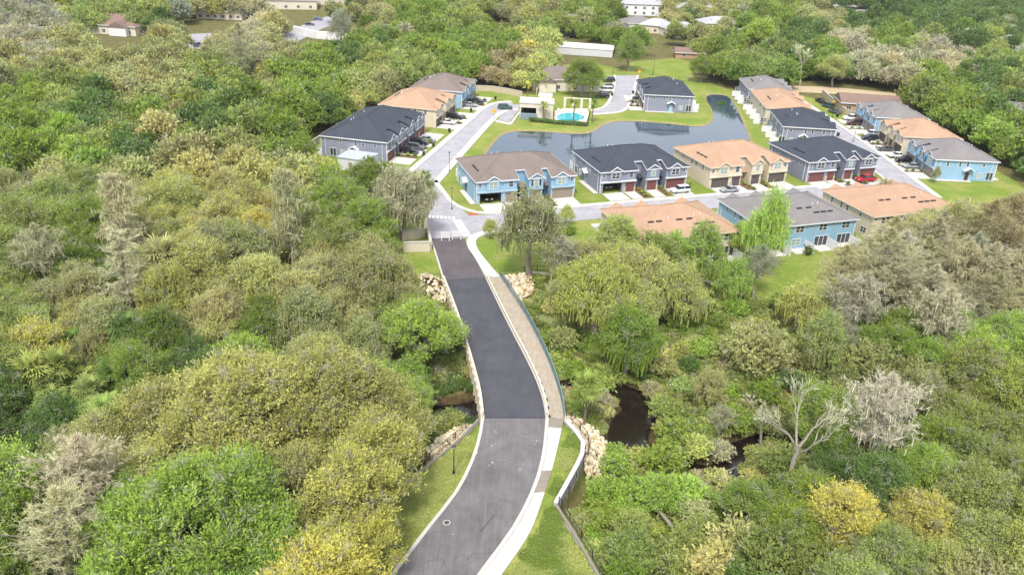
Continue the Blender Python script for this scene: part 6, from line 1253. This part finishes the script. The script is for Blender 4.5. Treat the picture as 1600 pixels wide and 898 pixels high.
house('small orange-roofed house with white walls among trees above the left street', *at(606, 72), 2, 11, 9, 3.6, WALL['white'], ROOF['tan'], wins=2)
house('small brown-roofed house half hidden by trees left of centre top', *at(428, 92), 8, 14, 9, 3, WALL['cream'], ROOF['brown'], wins=2)
house('grey-roofed two-storey house right of the dark central trees at the top', *at(888, 52), 14, 17, 14, 6, WALL['cream'], ROOF['warmgrey'], wins=3, storeys=2)
house('pink-roofed two-storey house left of the grey-roofed one at the top', *at(785, 22), 6, 18, 13, 5.5, WALL['tan'], ROOF['brown'], wins=3, storeys=2)
house('large white two-storey house with pale roof at the top centre', *at(1002, 22), 4, 26, 15, 6.5, WALL['white'], ROOF['pale'], wins=5, storeys=2)
house('white two-storey house with pale roof right of the large white house', *at(1086, 30), -8, 22, 14, 6.5, WALL['white'], ROOF['pale'], wins=4, storeys=2)
for X, Y, w, l in ((995, 46, 16, 'left of three low grey roofs in the trees below the white houses'), (1025, 50, 16, 'middle of three low grey roofs in the trees below the white houses'), (1062, 56, 18, 'right of three low grey roofs in the trees below the white houses'), (1128, 34, 24, 'broad grey roof between trees right of the white houses'), (1118, 46, 18, 'lower grey roof beside the broad grey roof'), (1184, 62, 18, 'pale grey roof deep in the wood right of centre'), (1348, 34, 20, 'grey-violet roof below the long white building at the top right'), (1428, 50, 22, 'violet-grey roof with yellow wall in the far right neighbourhood'), (1490, 48, 18, 'white roofed house in the far right neighbourhood'), (1520, 65, 20, 'low house by the bushes in the far right neighbourhood'), (1568, 58, 22, 'orange-grey roof between round trees at the far right'), (1580, 76, 20, 'white walled house lowest at the far right edge'), (1440, 20, 30, 'long violet roof near the top right'), (1575, 190, 20, 'grey roof almost hidden in the wood at the right edge'), (1050, 118, 0, '')):
    if w: house(l, *at(X, Y), random.uniform(-20, 20), w, 12, 4, random.choice([WALL['white'], WALL['cream'], WALL['tan']]), ROOF[random.choice(['warmgrey', 'pale', 'pale'])], wins=3)
house('long white commercial building at the top right of the wood', *at(1335, 8), 6, 70, 22, 6, WALL['white'], ROOF['pale'], 'building', 'building', wins=8)
house('dark roofed shed at the right edge of the yellow field', *at(1078, 90), 0, 14, 7, 2.6, WALL['brick'], ROOF['brown'], 'shed', 'shed', wins=2, hip=False)
# white flat roof and white wall far behind
a, b = at(884, 84), at(941, 88); t = thing('flat_roof_building', 'long low building with white flat roof above the round green oak', 'building', ((a[0] + b[0]) / 2, (a[1] + b[1]) / 2 + 4, 0), math.atan2(b[1] - a[1], b[0] - a[0])); MB().box(-13, 13, -6, 6, 0, 3).build('wall', mat('pale_wall', rgb(206, 208, 210)), t); MB().box(-13.2, 13.2, -6.2, 6.2, 3.001, 3.3).build('roof', M['white'], t)
wall('perimeter_wall', 'long white wall beside the far curving road', ats([(460, 52), (490, 60), (520, 62), (568, 70)]), 3.2, -.3, 1.2, M['white'], None, 8)
# far road
strip(smooth(ats([(505, 16), (520, 22), (500, 30), (470, 40), (452, 52), (420, 60)])), smooth(ats([(545, 14), (560, 24), (530, 36), (500, 46), (480, 58), (450, 72)])), .015, 20, M['street'], 'far_road')
strip(ats([(288, 54), (330, 52)]), ats([(296, 78), (330, 76)]), .015, 6, M['street'], 'far_road_piece')
strip(ats([(1230, 134), (1300, 136), (1400, 146)]), ats([(1240, 144), (1290, 146), (1400, 154)]), .015, 6, mat('sand', rgb(186, 168, 136), .9, .12, 1), 'sand_track')
# ------------------------------------------------------------------ planting: street trees, palms, shrubs, mulch beds
for X, Y, k, c, s, l in ((892, 158, 'slimpalm', 'Y', .75, 'yellowish palm behind the swimming pool'), (895, 196, 'slimpalm', 'G', 1.0, 'green palm on the pond side of the pool'), (925, 192, 'slimpalm', 'D', .9, 'dark green palm right of the pool'), (848, 188, 'slimpalm', 'Y', .75, 'small palm left of two before the cream pool house'), (851, 190, 'slimpalm', 'Y', .8, 'small palm right of two before the cream pool house'), (824, 158, 'slimpalm', 'W', .8, 'yellow palm behind the cream pool house'), (922, 158, 'slimpalm', 'G', .8, 'palm at the parking edge right of the clubhouse oak')):
    x, y = at(X, Y); plant(k, c, x, y, s, l, z=0)
for X, Y, k, c, s, l in ((766, 372, 'thin', 'L', .34, 'young tree on the sidewalk edge of the corner lawn'), (884, 352, 'thin', 'L', .36, 'young thin tree at the cross street beside the driveway'), (1459, 286, 'tall', 'O', .32, 'young tree at the corner of the nearest blue right-street townhouse'), (1075, 292, 'smallshrub', 'M', 1.6, 'round shrub at the corner of the grey townhouse'), (1217, 466, 'bush', 'D', .35, 'single dark shrub on the green lawn behind the blue townhouse'), (1310, 396, 'smallshrub', 'B', 1.8, 'yellow-green shrub beside the right white screen'), (1262, 397, 'smallshrub', 'D', 2.0, 'dark shrub between the two white screens'), (860, 362, 'bush', 'G', .5, 'low shrub on the corner lawn by the cross street'), (890, 366, 'bush', 'G', .6, 'clipped green shrub beside the tan townhouse end'), (1128, 160, 'bush', 'D', .6, 'reeds on the bank of the narrow pond arm'), (830, 204, 'bush', 'D', .35, 'small dark shrub at the pond edge below the pool house')):
    x, y = at(X, Y); plant(k, c, x, y, s, l)
n_ = 0
for tw, c0, dr in BEDS:
    for k in range(3): x, y = tw(c0 + random.uniform(-.6, .6), -dr + 1.2 + k * 2.0 + random.uniform(-.3, .3)); plant('smallshrub', random.choice('GDMB'), x, y, random.uniform(.7, 1.3), None, z=0)
hp = [at(868 + k * 2.6, 193.6 + k * .12) for k in range(20)] + [at(826 + 2.6 * k, 188.5 + .2 * k) for k in range(15)]
hedge = []
for a, b in (((866, 193.4), (918, 197)), ((828, 189.5), (866, 193))):
    A_, B_ = at(*a), at(*b); n = 16; t = thing('hedge', 'clipped dark hedge along the black pool fence' if a[0] == 866 else 'low hedge along the pond side of the cream pool house', 'hedge', (*A_, 0), math.atan2(B_[1] - A_[1], B_[0] - A_[0])); L = math.dist(A_, B_)
    o = link('foliage', quadmesh('foliage', *lobes_leaves([(L * (i + .5) / 14, 0, .55, .75, .6) for i in range(14)], 2600, .22, out=.4, vlobe=.3), LEAF), t); o.color = tint('D'); MB().box(.2, L - .2, -.1, .1, 0, .4).build('stem', M['bark'], t)
# fallen trunk at the lower right and a driftwood log by the creek
def log(px0, px1, r, lab, zoff=.5):
    a, b = at(*px0, -2), at(*px1, -2); t = thing('fallen_trunk', lab, 'log', (a[0], a[1], 0)); mb = MB(); z0, z1 = hz(*a) + zoff, hz(*b) + zoff + .4; limb(mb, (0, 0, z0), (b[0] - a[0], b[1] - a[1], z1), r, r * .55, .02, 6, 8); mb.build('trunk', M['palebark'], t)
    mb = MB(); m_ = (b[0] - a[0]) * .6, (b[1] - a[1]) * .6, (z0 + z1) / 2
    for _ in range(4): limb(mb, m_, np.array(m_) + rn(1)[0] * 2.2, r * .3, .03, .1, 4, 4)
    mb.build('branch', M['palebark'], t)
log((1000, 776), (1048, 842), .34, 'grey fallen trunk lying in the brush left of the bottom right bushes', 1.3); log((1358, 749), (1412, 744), .2, 'pale log lying across the dark creek at the right', .9); log((1098, 762), (1150, 718), .16, 'pale crooked fallen branch over the dark creek water', .9); log((1470, 772), (1525, 800), .22, 'curved grey log in the brush at the right', 1.0)
autolabels()
# ------------------------------------------------------------------ air
hzm = bpy.data.materials.new('haze_air'); hzm.use_nodes = True; t = hzm.node_tree; t.nodes.clear(); o_ = t.nodes.new('ShaderNodeOutputMaterial'); pv = t.nodes.new('ShaderNodeVolumePrincipled')
pv.inputs['Color'].default_value = (.86, .92, 1, 1); pv.inputs['Density'].default_value = .00007; pv.inputs['Anisotropy'].default_value = .2; t.links.new(pv.outputs[0], o_.inputs['Volume'])
o = MB().box(-3300, 3300, -500, 5100, -6, 72).build('haze', hzm); o['kind'] = 'stuff'
